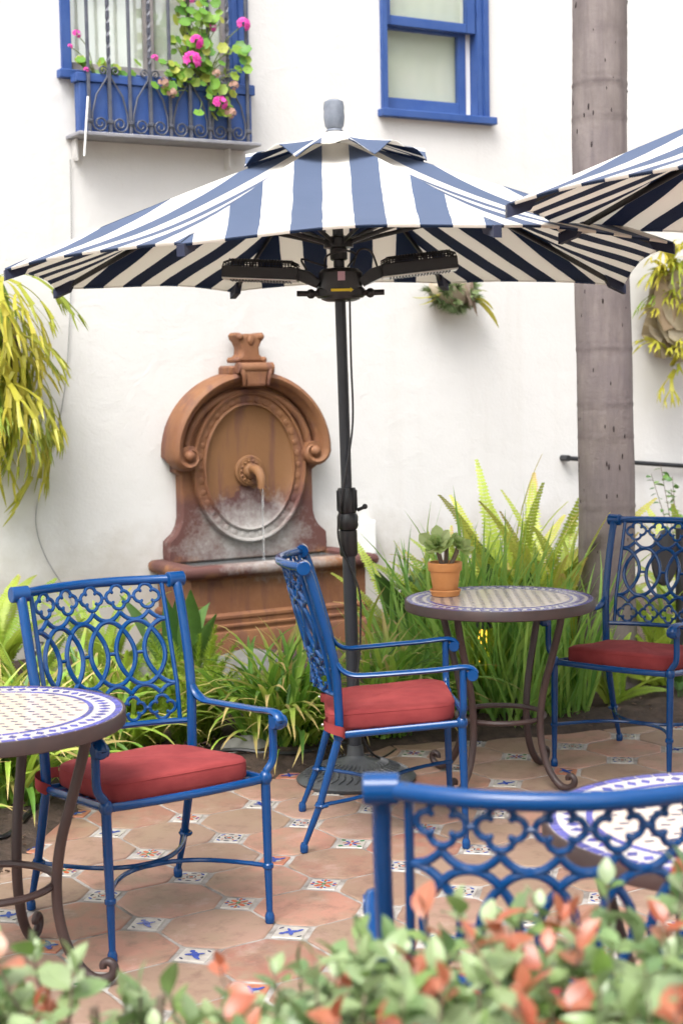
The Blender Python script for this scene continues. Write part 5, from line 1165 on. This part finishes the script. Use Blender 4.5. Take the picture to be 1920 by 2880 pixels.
b = MB(); b.lathe([(.012, .12), (.018, .13), (.019, .30), (.014, .312)], 14, (0, 0, .12)); b.build('lens', m_amber, al_)
bp_ = thing('iron_post', 'black iron post with round disc at the right edge behind the right-hand armchair', 'post', (1.675, 7.62, 0))
b = MB(); b.tube([(0, 0, -.02), (0, 0, .84)], .035, 12); b.build('post', m_black, bp_)
b = MB(); b.lathe([(.02, -.012), (.13, -.008), (.14, 0), (.13, .008), (.02, .012)], 28, sx=.6); o = b.build('disc', m_black, bp_); o.rotation_euler = (R(90), 0, .5); o.location = (-.10, -.05, .70)
b = MB(); hp = [(-1.75, 5.25, .03), (-1.4, 5.35, .035), (-1.2, 5.3, .03), (-1.16, 5.6, .035), (-1.05, 6.0, .04), (-.8, 6.25, .03), (-.5, 6.4, .06), (-.33, 6.38, .05), (-.2, 6.42, .04), (.0, 6.62, .03)]
b.tube(spline(hp, 6), .009, 6); tag(b.build('drip_hose', m_blackp), 'thin black drip hose lying along the edge of the bed', 'hose')

# ================================================================== HEDGE in the foreground
hg = thing('hedge', 'green hedge with red new leaves along the bottom edge in the foreground', 'hedge', (0, 1.62, 0))
rh = random.Random(99)
hl = [ovate(m_hedge, L, w, f, c_) for L, w, f, c_ in ((.045, .0142, .25, .2), (.052, .016, .35, .35), (.036, .0125, .2, .1), (.048, .0145, .45, .3))]
hlm = [q.mesh('leaf', m_hedge) for q in hl]; hrm = [q.mesh('leaf', m_hedgered) for q in hl[:3]]
def htop(x, y): return .806 + .12 * max(0, min(1, (x + .30) / .6)) + .022 * math.sin(x * 13 + 1) + .018 * math.sin(x * 29 + y * 9) - .05 * max(0, y - .12) + .0 * y
deep = MB(); deepred = MB(); twigs = MB(); nleaf = 0
cand = []
for k in range(480):
    x, y = rh.uniform(-.62, .66), rh.uniform(-.34, .30); z1 = htop(x, y) + rh.gauss(0, .02) + (.055 if rh.random() < .16 else 0); dx, dy = rh.gauss(0, .05), rh.gauss(0, .04); L = rh.uniform(.10, .2)
    P = spline([(x - dx, y - dy, z1 - L), (x - dx * .3, y - dy * .3, z1 - L * .45), (x, y, z1)], 4); twigs.tube(P, [.0026, .0026, .0024, .0022, .002, .0018, .0016, .0014, .001][:len(P)], 5)
    red = rh.random() < .2; n = rh.randrange(9, 14)
    for i in range(n):
        t = .1 + .9 * i / (n - 1); q = min(int(t * (len(P) - 1)), len(P) - 2); o = P[q].lerp(P[q + 1], t * (len(P) - 1) - q)
        up_ = 1.15 * t ** 2 if i < n - 1 else 1.35; az = i * 2.4 + k; s = rh.uniform(.75, 1.1) * (.8 if t > .9 else 1)
        rot = Euler((rh.gauss(0, .35), -(up_ + rh.gauss(-.1, .3)), az)); isred = red and t > .72
        vis = (o.z - .80) - abs(o.x) * .05
        cand.append((-vis, k * 50 + i, o, rot, s, isred))
cand.sort(key=lambda c_: (c_[0], c_[1])); nred = 0
for r_, (v_, _, o, rot, s, isred) in enumerate(cand):
    if nleaf < 290 and r_ % 4 != 3: ob('leaf', (hrm if isred else hlm)[rh.randrange(3)], hg, o, rot, s); nleaf += 1
    else: (deepred if isred else deep).merge(hl[rh.randrange(3)], Matrix.Translation(o) @ rot.to_matrix().to_4x4() @ Matrix.Scale(s, 4), rnd=rh.random())
for k in range(2600):                                    # body of the hedge below
    x, y = rh.uniform(-1.1, 1.15), rh.uniform(-.36, .33); z = rh.uniform(.25, 1) ** .6 * (htop(x, y) - .05)
    if abs(x) > .68 and rh.random() < .4: z = htop(x, y) - rh.random() * .1
    deep.merge(hl[rh.randrange(4)], Matrix.Translation((x, y, z)) @ Euler((rh.gauss(0, .6), rh.gauss(-.2, .6), rh.uniform(0, 6.28))).to_matrix().to_4x4(), rnd=rh.random())
deep.build('inner_foliage', m_hedge, hg)['kind'] = 'stuff'; deepred.build('inner_new_foliage', m_hedgered, hg)['kind'] = 'stuff'
for k in range(40): x, y = rh.uniform(-1.0, 1.0), rh.uniform(-.25, .25); twigs.tube([(x + rh.uniform(-.05, .05), y, -.02), (x + rh.uniform(-.05, .05), y, .4), (x, y, .84)], .006, 5)
twigs.build('twigs', m_twig, hg)['kind'] = 'stuff'

# ================================================================== TREES of the courtyard behind and beside the camera (they shade it and show in the panes)
def crown(seed):
    b = MB(); q = random.Random(seed); cl = [(Vector((q.gauss(0, 1), q.gauss(0, 1), q.gauss(0, .8))), q.uniform(.5, 1.0)) for _ in range(26)]
    for c_, r_ in cl:
        if c_.length > 2.0: c_ = c_.normalized() * 2.0
        for k in range(130):
            d = Vector((q.gauss(0, 1), q.gauss(0, 1), q.gauss(0, 1))).normalized() * r_ * q.random() ** .4; o = c_ + d; n_ = Vector((q.gauss(0, 1), q.gauss(0, 1), q.gauss(.5, 1))).normalized(); u_ = n_.orthogonal().normalized() * q.uniform(.09, .17); w_ = n_.cross(u_) * .55
            b.add([o - u_, o - w_, o + u_, o + w_], [(0, 1, 2, 3)], 0, q.random())
    return b.mesh('crown', m_treeleaf, smooth=False)
m_treeleaf = G('tree_leaf', [(.05, .10, .02), (.10, .17, .03), (.16, .22, .05)], trans=.3)
cr = [crown(1), crown(2)]
bt = MB(); bt.tube([(0, 0, -.05), (.1, 0, 2), (-.05, .1, 4), (0, 0, 6)], [.28, .2, .16, .08], 10)
for k in range(6): a = k * 1.05; bt.tube([(0, 0, 3.5 + .3 * k), (.8 * math.cos(a), .8 * math.sin(a), 4.6 + .25 * k), (1.5 * math.cos(a), 1.5 * math.sin(a), 5.6 + .2 * k)], [.09, .06, .03], 6)
btm = bt.mesh('trunk', m_twig)
for k, (x, y, h, lb) in enumerate(((12.5, 3.0, 1.0, 'leafy tree right of the patio, level with the nearest chair'), (15.0, 8.0, 1.1, 'leafy tree far to the right of the patio'), (8.0, -6.0, 1.05, 'leafy tree behind the camera on the right'), (-1.0, -10.0, 1.15, 'leafy tree directly behind the camera'), (-9.0, -5.0, 1.0, 'leafy tree behind the camera on the left'))):
    t = thing('courtyard_tree', lb, 'tree', (x, y, 0), k * 1.3, 'courtyard trees behind the camera'); ob('trunk', btm, t, sc=h); ob('crown', cr[k % 2], t, (0, 0, 6.0 * h), (0, 0, k), 1.45 * h)
